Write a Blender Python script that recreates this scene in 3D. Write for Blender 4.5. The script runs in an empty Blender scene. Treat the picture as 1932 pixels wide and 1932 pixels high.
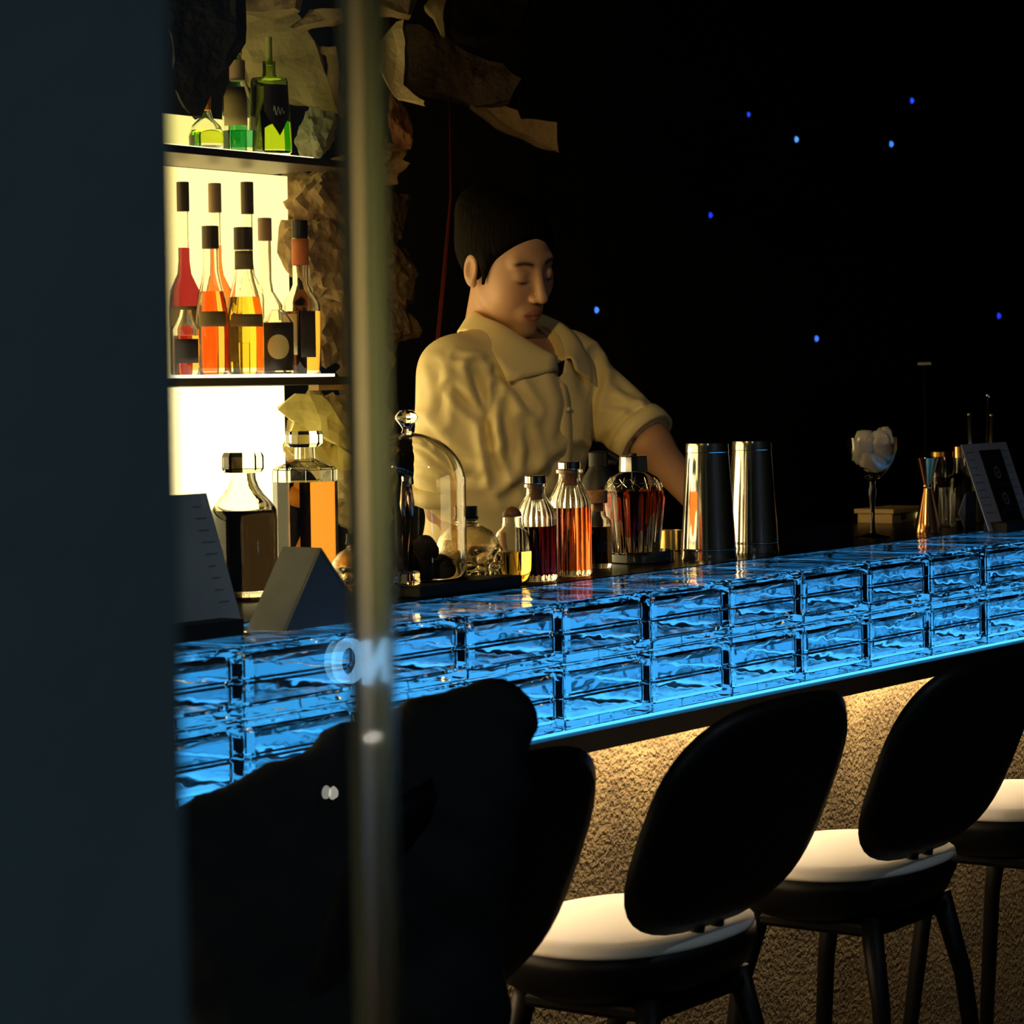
import bpy, bmesh, math, random
import numpy as np
from mathutils import Vector, Matrix, noise

scene = bpy.context.scene
COL = scene.collection
rnd = random.Random(7)

# ------------------------------------------------------------------ camera
ZT = 1.10                                   # height of the bar top
CAM = np.array([-2.2913, -2.0171, ZT + 0.2936])
FPX, PPY, W = 4997.7, 858.4, 1932.0
YAW, PITCH, ROLL = 0.95264, -0.02608, -0.01566
Fv = np.array([math.sin(YAW)*math.cos(PITCH), math.cos(YAW)*math.cos(PITCH), math.sin(PITCH)])
_r0 = np.array([math.cos(YAW), -math.sin(YAW), 0.0]); _u0 = np.cross(_r0, Fv)
Rv = _r0*math.cos(ROLL) + _u0*math.sin(ROLL)
Uv = _u0*math.cos(ROLL) - _r0*math.sin(ROLL)
cd = bpy.data.cameras.new('camera'); cam = bpy.data.objects.new('camera', cd); COL.objects.link(cam)
cam.matrix_world = Matrix(((Rv[0], Uv[0], -Fv[0], CAM[0]), (Rv[1], Uv[1], -Fv[1], CAM[1]), (Rv[2], Uv[2], -Fv[2], CAM[2]), (0, 0, 0, 1)))
cd.sensor_width = 36.0; cd.lens = FPX/W*36.0
cd.shift_y = -(966.0-PPY)/W
cd.clip_start = 0.05; cd.clip_end = 60
cd.dof.use_dof = True; cd.dof.focus_distance = 4.25; cd.dof.aperture_fstop = 13.5
scene.camera = cam
# ------------------------------------------------------------------ world, exposure
wd = bpy.data.worlds.new('dark_room'); scene.world = wd; wd.use_nodes = True
wd.node_tree.nodes['Background'].inputs[0].default_value = (0.55, 0.75, 1.0, 1)
wd.node_tree.nodes['Background'].inputs[1].default_value = 0.0006
vs = scene.view_settings
vs.view_transform = 'Standard'; vs.look = 'None'; vs.gamma = 1.0; vs.use_curve_mapping = False
vs.exposure = 0.0
try:
    scene.cycles.max_bounces = 20; scene.cycles.transmission_bounces = 18; scene.cycles.glossy_bounces = 6
    scene.cycles.diffuse_bounces = 3; scene.cycles.sample_clamp_indirect = 4.0; scene.cycles.use_denoising = True
    scene.cycles.blur_glossy = 0.6
except Exception: pass

def spot(name, loc, target, energy, color, size=0.04, angle=60, blend=0.6, parent=None):
    l = bpy.data.lights.new(name, 'SPOT'); l.energy = energy; l.color = color; l.shadow_soft_size = size
    l.spot_size = math.radians(angle); l.spot_blend = blend
    o = bpy.data.objects.new(name, l); COL.objects.link(o); o.location = loc
    o.rotation_euler = (Vector(target)-Vector(loc)).to_track_quat('-Z', 'Y').to_euler()
    return o

# ------------------------------------------------------------------ photogrammetry helpers (points on known planes)
def ray(px, py): return Fv + Rv*(px-966)/FPX - Uv*(py-PPY)/FPX
def onY(px, py, Y):
    d = ray(px, py); return Vector(CAM + d*((Y-CAM[1])/d[1]))
def onZ(px, py, Z):
    d = ray(px, py); return Vector(CAM + d*((Z-CAM[2])/d[2]))
def onD(px, py, t): return Vector(CAM + ray(px, py)*t)
def at(px, Y, z):
    a = Rv*FPX - (px-966)*Fv
    return Vector((CAM[0] - (a[1]*(Y-CAM[1]) + a[2]*(z-CAM[2]))/a[0], Y, z))
def depth(p): return float(np.dot(np.array(p)-CAM, Fv))
def proj(p):
    d = np.array(p)-CAM; w = d@Fv
    return 966+FPX*(d@Rv)/w, PPY-FPX*(d@Uv)/w

# ------------------------------------------------------------------ materials
MATS = {}
def mat(name, color=(0.5, 0.5, 0.5), rough=0.5, metal=0.0, trans=0.0, ior=1.45, emit=None, estr=1.0, bump=None, vary=None, coat=0.0, sheen=0.0, spec=0.5, alpha=None):
    if name in MATS: return MATS[name]
    m = bpy.data.materials.new(name); m.use_nodes = True; nt = m.node_tree; b = nt.nodes['Principled BSDF']
    b.inputs['Base Color'].default_value = (*color, 1); b.inputs['Roughness'].default_value = rough
    b.inputs['Metallic'].default_value = metal; b.inputs['Transmission Weight'].default_value = trans; b.inputs['IOR'].default_value = ior
    b.inputs['Coat Weight'].default_value = coat; b.inputs['Sheen Weight'].default_value = sheen
    b.inputs['Specular IOR Level'].default_value = spec
    if emit: b.inputs['Emission Color'].default_value = (*emit, 1); b.inputs['Emission Strength'].default_value = estr
    tc = None
    if bump or vary:
        tc = nt.nodes.new('ShaderNodeTexCoord')
    if vary:   # (scale, second colour, detail)
        n = nt.nodes.new('ShaderNodeTexNoise'); n.inputs['Scale'].default_value = vary[0]; n.inputs['Detail'].default_value = vary[2] if len(vary) > 2 else 5
        r = nt.nodes.new('ShaderNodeValToRGB'); r.color_ramp.elements[0].position = 0.35; r.color_ramp.elements[1].position = 0.68
        r.color_ramp.elements[0].color = (*color, 1); r.color_ramp.elements[1].color = (*vary[1], 1)
        nt.links.new(tc.outputs['Object'], n.inputs['Vector']); nt.links.new(n.outputs['Fac'], r.inputs['Fac']); nt.links.new(r.outputs['Color'], b.inputs['Base Color'])
    if bump:   # (scale, strength, distance, stretch)
        n = nt.nodes.new('ShaderNodeTexNoise'); n.inputs['Scale'].default_value = bump[0]; n.inputs['Detail'].default_value = 4
        src = tc.outputs['Object']
        if len(bump) > 3:
            mp = nt.nodes.new('ShaderNodeMapping'); mp.inputs['Scale'].default_value = bump[3]; nt.links.new(src, mp.inputs['Vector']); src = mp.outputs['Vector']
        bp = nt.nodes.new('ShaderNodeBump'); bp.inputs['Strength'].default_value = bump[1]; bp.inputs['Distance'].default_value = bump[2]
        nt.links.new(src, n.inputs['Vector']); nt.links.new(n.outputs['Fac'], bp.inputs['Height']); nt.links.new(bp.outputs['Normal'], b.inputs['Normal'])
    MATS[name] = m
    return m
def glass(name, color=(1, 1, 1), rough=0.0, ior=1.47, bump=None): return mat(name, color, rough, 0, 1.0, ior, bump=bump)
def glow(name, color, s): return mat(name, (0.02, 0.02, 0.02), 0.6, emit=color, estr=s)

# ------------------------------------------------------------------ object helpers
def link(name, me, m=None, parent=None, loc=None, rot=None, smooth=False):
    o = bpy.data.objects.new(name, me); COL.objects.link(o)
    if m is not None and not me.materials: me.materials.append(m)
    if parent is not None: o.parent = parent
    if loc is not None: o.location = loc
    if rot is not None: o.rotation_euler = rot
    if smooth:
        me.polygons.foreach_set('use_smooth', [True]*len(me.polygons)); me.update()
        if smooth == 'sharp': me.set_sharp_from_angle(angle=math.radians(38))
    return o
def tag(o, label=None, cat=None, group=None, kind=None):
    if label: o['label'] = label
    if cat: o['category'] = cat
    if group: o['group'] = group
    if kind: o['kind'] = kind
    return o
def thing(name, label, cat, loc=(0, 0, 0), rz=0.0, group=None):
    o = bpy.data.objects.new(name, None); COL.objects.link(o); o.location = loc; o.rotation_euler = (0, 0, rz); o.empty_display_size = 0.05
    return tag(o, label, cat, group)
def copy_tree(o, parent=None):
    c = o.copy(); COL.objects.link(c); c.parent = parent
    for ch in list(o.children): copy_tree(ch, c)
    return c
def pydata(name, v, f):
    me = bpy.data.meshes.new(name); me.from_pydata([tuple(p) for p in v], [], [tuple(q) for q in f]); me.update(); return me
def box_me(name, lo, hi, bev=0.0, seg=2):
    bm = bmesh.new(); bmesh.ops.create_cube(bm, size=1)
    lo = Vector(lo); hi = Vector(hi)
    for v in bm.verts: v.co = Vector(((v.co[i]+0.5)*(hi[i]-lo[i])+lo[i] for i in range(3)))
    if bev > 0: bmesh.ops.bevel(bm, geom=bm.edges[:], offset=bev, segments=seg, profile=0.5, affect='EDGES')
    me = bpy.data.meshes.new(name); bm.to_mesh(me); bm.free(); return me
def box(name, lo, hi, m, parent=None, bev=0.0, seg=2, **k): return link(name, box_me(name, lo, hi, bev, seg), m, parent, smooth=False, **k)
def lathe_me(name, prof, segs=48, ribs=0, cap=True, phase=0.0):
    """prof: list of (r,z) or (r,z,rib amplitude)"""
    v = []; f = []; rings = []
    for e in prof:
        r, z = e[0], e[1]; amp = e[2] if len(e) > 2 else 0.0
        if r <= 1e-6: rings.append([len(v)]); v.append((0, 0, z)); continue
        ids = []
        for k in range(segs):
            t = 2*math.pi*k/segs + phase; rr = r*(1+amp*math.cos(ribs*t))
            ids.append(len(v)); v.append((rr*math.cos(t), rr*math.sin(t), z))
        rings.append(ids)
    for a, b in zip(rings[:-1], rings[1:]):
        for k in range(segs):
            k2 = (k+1) % segs
            if len(a) == 1 and len(b) == 1: continue
            if len(a) == 1: f.append((a[0], b[k2], b[k]))
            elif len(b) == 1: f.append((a[k], a[k2], b[0]))
            else: f.append((a[k], a[k2], b[k2], b[k]))
    if cap:
        if len(rings[0]) > 1: f.append(tuple(reversed(rings[0])))
        if len(rings[-1]) > 1: f.append(tuple(rings[-1]))
    me = pydata(name, v, f)
    return me
def tube_me(name, pts, r, segs=8, r2=None):
    pts = [Vector(p) for p in pts]; v = []; f = []; n = len(pts); up = Vector((0, 0, 1))
    for i, p in enumerate(pts):
        d = (pts[min(i+1, n-1)]-pts[max(i-1, 0)]).normalized(); a = d.cross(up)
        if a.length < 1e-3: a = d.cross(Vector((1, 0, 0)))
        a.normalize(); b = a.cross(d).normalized(); rr = r if r2 is None else r+(r2-r)*i/(n-1)
        for k in range(segs):
            t = 2*math.pi*k/segs; v.append(p+a*(rr*math.cos(t))+b*(rr*math.sin(t)))
    for i in range(n-1):
        for k in range(segs):
            k2 = (k+1) % segs; f.append((i*segs+k, i*segs+k2, (i+1)*segs+k2, (i+1)*segs+k))
    f.append(tuple(reversed(range(segs)))); f.append(tuple(range((n-1)*segs, n*segs)))
    return pydata(name, v, f)
def poly_prism(name, pts2, y0, y1):
    """pts2 (x,z) outline extruded along y"""
    n = len(pts2); v = [(x, y0, z) for x, z in pts2]+[(x, y1, z) for x, z in pts2]
    f = [tuple(range(n)), tuple(reversed(range(n, 2*n)))]+[(i, i+n, (i+1) % n+n, (i+1) % n) for i in range(n)]
    me = pydata(name, v, f); bm = bmesh.new(); bm.from_mesh(me); bmesh.ops.recalc_face_normals(bm, faces=bm.faces); bm.to_mesh(me); bm.free(); return me

# signed distance helpers
def smin(a, b, k):
    h = np.clip(0.5+0.5*(b-a)/k, 0, 1); return b+(a-b)*h-k*h*(1-h)
def smax(a, b, k): return -smin(-a, -b, k)
def sd_ell(P, c, r):
    c = np.array(c); r = np.array(r); q = (P-c); k0 = np.linalg.norm(q/r, axis=-1); k1 = np.linalg.norm(q/(r*r), axis=-1)
    return k0*(k0-1)/np.maximum(k1, 1e-9)
def sd_cap(P, a, b, ra, rb=None):
    a = np.array(a, float); b = np.array(b, float); rb = ra if rb is None else rb
    ba = b-a; t = np.clip(((P-a)@ba)/max(ba@ba, 1e-12), 0, 1)
    return np.linalg.norm(P-a-t[..., None]*ba, axis=-1)-(ra+(rb-ra)*t)
def sd_box(P, c, h, r=0.0):
    q = np.abs(P-np.array(c))-(np.array(h)-r); return np.linalg.norm(np.maximum(q, 0), axis=-1)+np.minimum(q.max(-1), 0)-r
def surfnet(fn, lo, hi, h):
    lo = np.array(lo, float); hi = np.array(hi, float); n = np.ceil((hi-lo)/h).astype(int)+1
    ax = [lo[i]+h*np.arange(n[i]) for i in range(3)]
    P = np.stack(np.meshgrid(*ax, indexing='ij'), -1); V = fn(P); ins = V < 0
    nx, ny, nz = n-1
    cnt = np.zeros((nx, ny, nz), int)
    for dx in (0, 1):
        for dy in (0, 1):
            for dz in (0, 1): cnt += ins[dx:nx+dx, dy:ny+dy, dz:nz+dz]
    act = (cnt > 0) & (cnt < 8); idx = -np.ones(act.shape, int); idx[act] = np.arange(act.sum()); A = np.argwhere(act)
    pos = np.zeros((len(A), 3)); ce = np.zeros(len(A))
    for axis in range(3):
        o = [i for i in range(3) if i != axis]
        for d1 in (0, 1):
            for d2 in (0, 1):
                c = np.zeros(3, int); c[o[0]] = d1; c[o[1]] = d2; a = A+c; e = np.zeros(3, int); e[axis] = 1; b = a+e
                va = V[a[:, 0], a[:, 1], a[:, 2]]; vb = V[b[:, 0], b[:, 1], b[:, 2]]; cr = (va < 0) != (vb < 0)
                t = np.where(cr, va/np.where(cr, va-vb, 1), 0); pos += cr[:, None]*(c+e*t[:, None]); ce += cr
    pos = lo+h*(A+pos/ce[:, None]); faces = []
    for axis in range(3):
        o = [(axis+1) % 3, (axis+2) % 3]
        sl0 = [slice(None)]*3; sl1 = [slice(None)]*3; sl0[axis] = slice(0, -1); sl1[axis] = slice(1, None)
        s0 = ins[tuple(sl0)]; s1 = ins[tuple(sl1)]; ch = np.argwhere(s0 != s1); sg = s0[tuple(ch.T)]
        ok = (ch[:, o[0]] > 0) & (ch[:, o[1]] > 0) & (ch[:, o[0]] < n[o[0]]-1) & (ch[:, o[1]] < n[o[1]]-1); ch = ch[ok]; sg = sg[ok]
        q = []
        for (d1, d2) in ((-1, -1), (0, -1), (0, 0), (-1, 0)):
            c = ch.copy(); c[:, o[0]] += d1; c[:, o[1]] += d2; q.append(idx[c[:, 0], c[:, 1], c[:, 2]])
        q = np.stack(q, -1); q[~sg] = q[~sg][:, ::-1]; faces.append(q)
    return pos, np.concatenate(faces)
def np_mesh(name, v, f):
    me = bpy.data.meshes.new(name); v = np.asarray(v, float); f = np.asarray(f, int)
    me.vertices.add(len(v)); me.vertices.foreach_set('co', v.ravel()); me.loops.add(f.size); me.loops.foreach_set('vertex_index', f.ravel())
    me.polygons.add(len(f)); me.polygons.foreach_set('loop_start', np.arange(len(f))*4); me.polygons.foreach_set('loop_total', np.full(len(f), 4))
    me.update(calc_edges=True); me.validate(); return me
def drop(v, f, kill):
    keep = ~kill; f = f[keep[f].all(1)]; used = np.zeros(len(v), bool); used[f.ravel()] = True
    m = np.cumsum(used)-1; return v[used], m[f]
# ================================================================== STRUCTURE
M_dark = mat('dark_cave_plaster', (0.012, 0.012, 0.013), 0.9, bump=(9, 0.5, 0.02))
M_navy = mat('navy_painted_wall', (0.03, 0.05, 0.09), 0.7, bump=(6, 0.3, 0.01))
M_floor = mat('black_floor', (0.02, 0.019, 0.018), 0.55, bump=(30, 0.2, 0.004))
X0, X1, Y0, Y1, ZC = -3.6, 8.6, -3.05, 2.2, 3.0
def struct(name, lo, hi, m): return tag(box(name, lo, hi, m), kind='structure')
struct('floor', (X0, Y0, -0.1), (X1, Y1, 0), M_floor)
struct('ceiling', (X0, Y0, ZC), (X1, Y1, ZC+0.1), M_dark)
struct('wall_back', (X0, Y1, 0), (X1, Y1+0.1, ZC), M_dark)
struct('wall_front', (X0, Y0-0.1, 0), (X1, Y0, ZC), M_navy)
struct('wall_left', (X0-0.1, Y0, 0), (X0, Y1, ZC), M_navy)
struct('wall_right', (X1, Y0, 0), (X1+0.1, Y1, ZC), M_dark)

# added spotlights out of view, brightening the column, wall and menu cards
def helper_spot(label, loc, target, energy, color, angle=70):
    t = thing('added_ceiling_spot', label, 'ceiling light', loc)
    h = lathe_me('housing', [(0.0, 0.0), (0.05, 0.0), (0.05, -0.07), (0.044, -0.075), (0.042, -0.02), (0.0, -0.02)], 24, 0, False); link('housing', h, mat('black_lamp_housing', (0.01, 0.01, 0.01), 0.5), t, smooth=True)
    l = spot('lamp', (loc[0], loc[1], loc[2]-0.06), target, energy, color, 0.03, angle)
    l.parent = t; l.location = (0, 0, -0.06)
    return t
helper_spot('added cool dim spotlight out of view, brightening the near column', (-2.75, -2.75, ZC), (-1.95, -1.5, 1.3), 48, (0.62, 0.86, 1.0), 80)
helper_spot('added cool dim spotlight out of view, lighting the wall mirrored in the pane', (0.3, -2.2, ZC), (0.6, -2.9, 0.9), 24, (0.50, 0.72, 1.0), 95)
helper_spot('added cool spotlight out of view, brightening the menu cards', (0.7, -1.75, ZC), (1.2, -0.15, 1.0), 15, (0.72, 0.82, 1.0), 66)
pd = thing('added_warm_spot', 'added unseen warm spotlight over the hidden left part of the bar', 'added light', (-0.05, 0.30, ZC))  # added warm lamp out of view, lights the bartender from the left
_aim = (Vector((1.80, 0.70, 1.22))-Vector((-0.05, 0.30, 1.95))).to_track_quat('Z', 'Y').to_euler()
link('lamp_shade', lathe_me('lamp_shade', [(0.018, -0.06), (0.03, -0.055), (0.05, 0.05), (0.046, 0.05), (0.026, -0.045), (0.0, -0.045)], 32, 0, False), mat('black_lamp_housing', (0.01, 0.01, 0.01), 0.5), pd, loc=(0, 0, 1.95-ZC), rot=_aim, smooth=True)
link('cable', tube_me('cable', [(0, 0, 0), (0, 0, 1.98-ZC)], 0.003, 8), MATS['black_lamp_housing'], pd)
_l = spot('lamp', (-0.05, 0.30, 1.95), (1.80, 0.70, 1.22), 25, (1.0, 0.62, 0.18), 0.035, 62, 0.8); _l.parent = pd; _l.location = (0, 0, 1.95-ZC)
# ================================================================== BAR COUNTER
L, HT, YB = 0.22, 0.177, 0.205
N0, N1 = -4, 13
XA, XB = N0*L, N1*L
bar = thing('bar_counter', 'long bar counter of glowing blue glass blocks over a golden stucco front', 'bar counter', (0, 0, 0))
G_block = glass('wavy_block_glass', (0.95, 0.98, 1.0), 0.045, 1.45)
_nt = G_block.node_tree; _g = _nt.nodes.new('ShaderNodeNewGeometry'); _mp = _nt.nodes.new('ShaderNodeMapping'); _mp.inputs['Scale'].default_value = (1.0, 1.0, 1.9)
_n = _nt.nodes.new('ShaderNodeTexNoise'); _n.inputs['Scale'].default_value = 11.0; _n.inputs['Detail'].default_value = 2.0; _n.inputs['Roughness'].default_value = 0.45
_b = _nt.nodes.new('ShaderNodeBump'); _b.inputs['Strength'].default_value = 0.30; _b.inputs['Distance'].default_value = 0.012
_nt.links.new(_g.outputs['Position'], _mp.inputs['Vector']); _nt.links.new(_mp.outputs['Vector'], _n.inputs['Vector']); _nt.links.new(_n.outputs['Fac'], _b.inputs['Height']); _nt.links.new(_b.outputs['Normal'], _nt.nodes['Principled BSDF'].inputs['Normal'])
M_blue = glow('blue_led_panel', (0.042, 0.38, 0.88), 1.3)
M_blue_hot = glow('blue_led_base', (0.06, 0.45, 1.0), 2.0)
def block_me(h):
    bm = bmesh.new(); g = 0.0003; w = L-2*g
    def shell(lo, hi, bev, flip, seam):
        b2 = bmesh.new(); bmesh.ops.create_cube(b2, size=1)
        for v in b2.verts: v.co = Vector(((v.co[i]+0.5)*(hi[i]-lo[i])+lo[i] for i in range(3)))
        bmesh.ops.bevel(b2, geom=b2.edges[:], offset=bev, segments=3, profile=0.5, affect='EDGES')
        if seam:
            zm = (lo[2]+hi[2])/2
            for z in (zm-0.004, zm-0.001, zm+0.001, zm+0.004):
                bmesh.ops.bisect_plane(b2, geom=b2.verts[:]+b2.edges[:]+b2.faces[:], plane_co=(0, 0, z), plane_no=(0, 0, 1))
            cx_, cy_ = (lo[0]+hi[0])/2, (lo[1]+hi[1])/2
            for v in b2.verts:
                if abs(v.co.z-zm) < 0.0015:
                    v.co.x += -0.003 if v.co.x > cx_ else 0.003; v.co.y += -0.003 if v.co.y > cy_ else 0.003
        if flip: bmesh.ops.reverse_faces(b2, faces=b2.faces[:])
        t = bpy.data.meshes.new('t'); b2.to_mesh(t); b2.free(); bm.from_mesh(t); bpy.data.meshes.remove(t)
    shell((g, 0, 0), (g+w, YB-0.004, h), 0.0045, False, False)
    shell((g+0.010, 0.010, 0.011), (g+w-0.010, YB-0.014, h-0.011), 0.012, True, True)
    me = bpy.data.meshes.new('glass_block'); bm.to_mesh(me); bm.free(); me.materials.append(G_block)
    return me
h_top, h_bot = 0.0845, 0.0900
bm_top, bm_bot = block_me(h_top), block_me(h_bot)
ZBOT = ZT-h_top-0.0006-h_bot
for n in range(N0, N1):
    link('glass_block', bm_top, None, bar, loc=(n*L, 0, ZT-h_top)); link('glass_block', bm_bot, None, bar, loc=(n*L, 0, ZBOT))
tag(box('led_back_panel', (XA, YB+0.0005, ZBOT), (XB, YB+0.004, ZT-0.012), M_blue, bar), 'glowing blue light panel behind the glass blocks')
tag(box('led_base_panel', (XA, 0.012, ZBOT-0.006), (XB, YB, ZBOT-0.002), M_blue_hot, bar), 'bright blue light strip under the glass blocks')
M_blk = mat('black_stone_top', (0.004, 0.004, 0.005), 0.28, bump=(40, 0.04, 0.002))
M_blkm = mat('black_matt_metal', (0.008, 0.008, 0.009), 0.5)
box('nosing_board', (XA, -0.006, ZBOT-0.034), (XB, YB+0.2, ZBOT-0.007), M_blkm, bar)
box('work_top', (XA, YB+0.004, ZT-0.03), (XB, 0.58, ZT), M_blk, bar)
M_stucco = mat('golden_stucco', (0.11, 0.073, 0.030), 0.8, bump=(110, 1.0, 0.02), vary=(9, (0.23, 0.165, 0.075), 10))
box('stucco_front', (XA, 0.108, 0.0), (XB, 0.24, ZBOT-0.034), M_stucco, bar)
box('cupboard_carcass', (XA, 0.24, 0.0), (XB, 0.56, ZT-0.03), M_blkm, bar)
M_warm = glow('warm_led_strip', (1.0, 0.72, 0.38), 44.0)
box('led_strip', (XA, 0.05, ZBOT-0.042), (XB, 0.08, ZBOT-0.0345), M_warm, bar)

# ================================================================== FOREGROUND GLASS AND PILLAR
YP = -1.44
xe = onY(742, 950, YP).x
xp = onY(347, 950, YP-0.05).x
M_pill = mat('slate_green_paint', (0.10, 0.145, 0.16), 0.65, bump=(7, 0.25, 0.02), vary=(2.2, (0.075, 0.10, 0.115), 3))
pil = box('column', (xp-0.75, YP-0.05, 0), (xp, YP+0.16, ZC), M_pill, None, 0.004)
tag(pil, 'slate green painted column in the near left foreground', 'column')
pane = thing('glass_partition', 'tall clear glass partition standing out from the near column', 'partition', (0, 0, 0))
G_pane = glass('pane_glass', (0.80, 0.88, 0.86), 0.0, 1.5)
sw = 0.019
box('pane', (xp-0.01, YP, 0.0), (xe-sw, YP+0.012, 2.7), G_pane, pane)
G_edge = bpy.data.materials.new('frosted_pane_edge'); G_edge.use_nodes = True; _nt = G_edge.node_tree; _nt.nodes.clear()
_o = _nt.nodes.new('ShaderNodeOutputMaterial'); _t = _nt.nodes.new('ShaderNodeBsdfTransparent'); _t.inputs[0].default_value = (0.45, 0.50, 0.46, 1)
_r = _nt.nodes.new('ShaderNodeBsdfRefraction'); _r.inputs['Color'].default_value = (0.84, 0.80, 0.72, 1); _r.inputs['Roughness'].default_value = 0.55; _r.inputs['IOR'].default_value = 1.15
_m = _nt.nodes.new('ShaderNodeMixShader'); _m.inputs[0].default_value = 0.72; _nt.links.new(_t.outputs[0], _m.inputs[1]); _nt.links.new(_r.outputs[0], _m.inputs[2])
_gl = _nt.nodes.new('ShaderNodeBsdfGlossy'); _gl.inputs['Roughness'].default_value = 0.03; _m2 = _nt.nodes.new('ShaderNodeMixShader'); _m2.inputs[0].default_value = 0.10
_nt.links.new(_m.outputs[0], _m2.inputs[1]); _nt.links.new(_gl.outputs[0], _m2.inputs[2]); _nt.links.new(_m2.outputs[0], _o.inputs['Surface'])
tag(box('pane_lip', (xe-0.0042, YP, 0.0), (xe, YP+0.012, 2.7), glass('green_pane_lip', (0.10, 0.135, 0.115), 0.12, 1.45), pane), 'dark green outer lip of the pane')
tag(box('pane_edge', (xe-sw+0.0003, YP, 0.0), (xe-0.0044, YP+0.012, 2.7), G_edge, pane), 'frosted greenish edge of the pane')

# lit sign on the wall behind the viewer, seen mirrored in the pane
YS = Y0
sign = thing('lit_sign', 'small glowing blue letter sign, seen mirrored in the glass partition', 'sign')
M_sign = glow('sign_blue', (0.26, 0.62, 1.0), 7.0)
for ch, px in (('A', 741), ('N', 689), ('O', 636)):
    cu = bpy.data.curves.new('letter', 'FONT'); cu.body = ch; cu.size = 0.078; cu.extrude = 0.004; cu.offset = 0.0022; cu.align_x = 'CENTER'
    t = bpy.data.objects.new('letter_tmp', cu); COL.objects.link(t); bpy.context.view_layer.update()
    me = bpy.data.meshes.new_from_object(t.evaluated_get(bpy.context.evaluated_depsgraph_get())); bpy.data.objects.remove(t)
    v = onY(px, 1284, 2*YP-YS)
    o = link('letter', me, None, sign, loc=(v.x, YS+0.02, v.z), rot=(math.pi/2, 0, math.pi)); me.materials.clear(); me.materials.append(M_sign)
for (px, py, rx, rz, lab) in ((690, 1390, 0.020, 0.008, 'oval wall light reflected in the glass above the pale dot'), (616, 1495, 0.009, 0.009, 'round wall light reflected in the glass as a pale dot')):
    v = onY(px, py, 2*YP-YS)
    w_ = thing('wall_light', lab, 'wall light', (v.x, YS+0.001, v.z))
    a = link('lamp_lens', lathe_me('lamp_lens', [(0.0, 0.016), (0.7, 0.014), (1.0, 0.010), (1.0, 0.0)], 24), glow('soft_white_lamp', (1.0, 0.92, 0.78), 5.0), w_, rot=(-math.pi/2, 0, 0)); a.scale = (rx, rz, 1)
    b = link('lamp_ring', lathe_me('lamp_ring', [(1.0, 0.0), (1.25, 0.0), (1.25, 0.009), (1.0, 0.010)], 24, cap=False), M_blkm, w_, rot=(-math.pi/2, 0, 0)); b.scale = (rx, rz, 1)

# ================================================================== STAR LIGHTS ON THE BACK WALL
stars = [(1411, 216, 5.5, 'dim star light left of the upper pair'), (1719, 190, 6.0, 'highest star light at the upper right'), (1501, 263, 6.5, 'bright pale blue star light, second from the left of the upper four'),
         (1680, 272, 6.5, 'bright star light just below the highest one'), (1339, 406, 6.5, 'deep blue star light alone in the middle height'), (1124, 585, 7.0, 'star light right beside the bartender face'),
         (1883, 596, 6.5, 'deep blue star light at the far right'), (1539, 639, 6.5, 'lowest star light above the metal shakers')]
SC = [(0.02, 0.06, 0.8), (0.02, 0.08, 1.0), (0.1, 0.36, 1.0), (0.06, 0.25, 1.0), (0.012, 0.04, 0.75), (0.06, 0.25, 1.0), (0.015, 0.04, 0.8), (0.06, 0.2, 1.0)]
for i, (px, py, r, lab) in enumerate(stars):
    p = onY(px, py, Y1); rr = r*depth(p)/FPX*0.9
    s = thing('star_light', 'blue '+lab, 'star light', p, 0, 'blue star lights on the dark back wall')
    bmx = bmesh.new(); bmesh.ops.create_uvsphere(bmx, u_segments=12, v_segments=8, radius=rr); me = bpy.data.meshes.new('lens'); bmx.to_mesh(me); bmx.free()
    link('lens', me, glow('star_%d' % i, SC[i], 1.15), s, smooth=True)
    link('socket', lathe_me('socket', [(rr*0.7, -0.01), (rr*1.02, -0.01), (rr*1.02, 0.002), (rr*0.7, 0.002)], 12, cap=False), M_blkm, s, rot=(math.pi/2, 0, 0))
# ================================================================== BOTTLE MAKER
G_clear = glass('clear_glass', (0.97, 0.97, 0.95))
M_cork = mat('cork', (0.33, 0.17, 0.09), 0.85, bump=(120, 0.4, 0.002), vary=(60, (0.22, 0.10, 0.05)))
M_chrome = mat('polished_steel', (0.78, 0.78, 0.8), 0.09, 1.0)
M_blackcap = mat('black_cap', (0.015, 0.014, 0.013), 0.4)
def liquid(name, c):
    if 'liquid_'+name in MATS: return MATS['liquid_'+name]
    m = bpy.data.materials.new('liquid_'+name); m.use_nodes = True; nt = m.node_tree; nt.nodes.clear()
    o = nt.nodes.new('ShaderNodeOutputMaterial'); t = nt.nodes.new('ShaderNodeBsdfTransparent'); t.inputs[0].default_value = (*[math.sqrt(x) for x in c], 1)
    nt.links.new(t.outputs[0], o.inputs['Surface']); MATS['liquid_'+name] = m; return m
def interp(prof, z):
    for a, b in zip(prof[:-1], prof[1:]):
        if a[1] <= z <= b[1]: return a[0]+(b[0]-a[0])*((z-a[1])/max(b[1]-a[1], 1e-9))
    return prof[-1][0]
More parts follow.
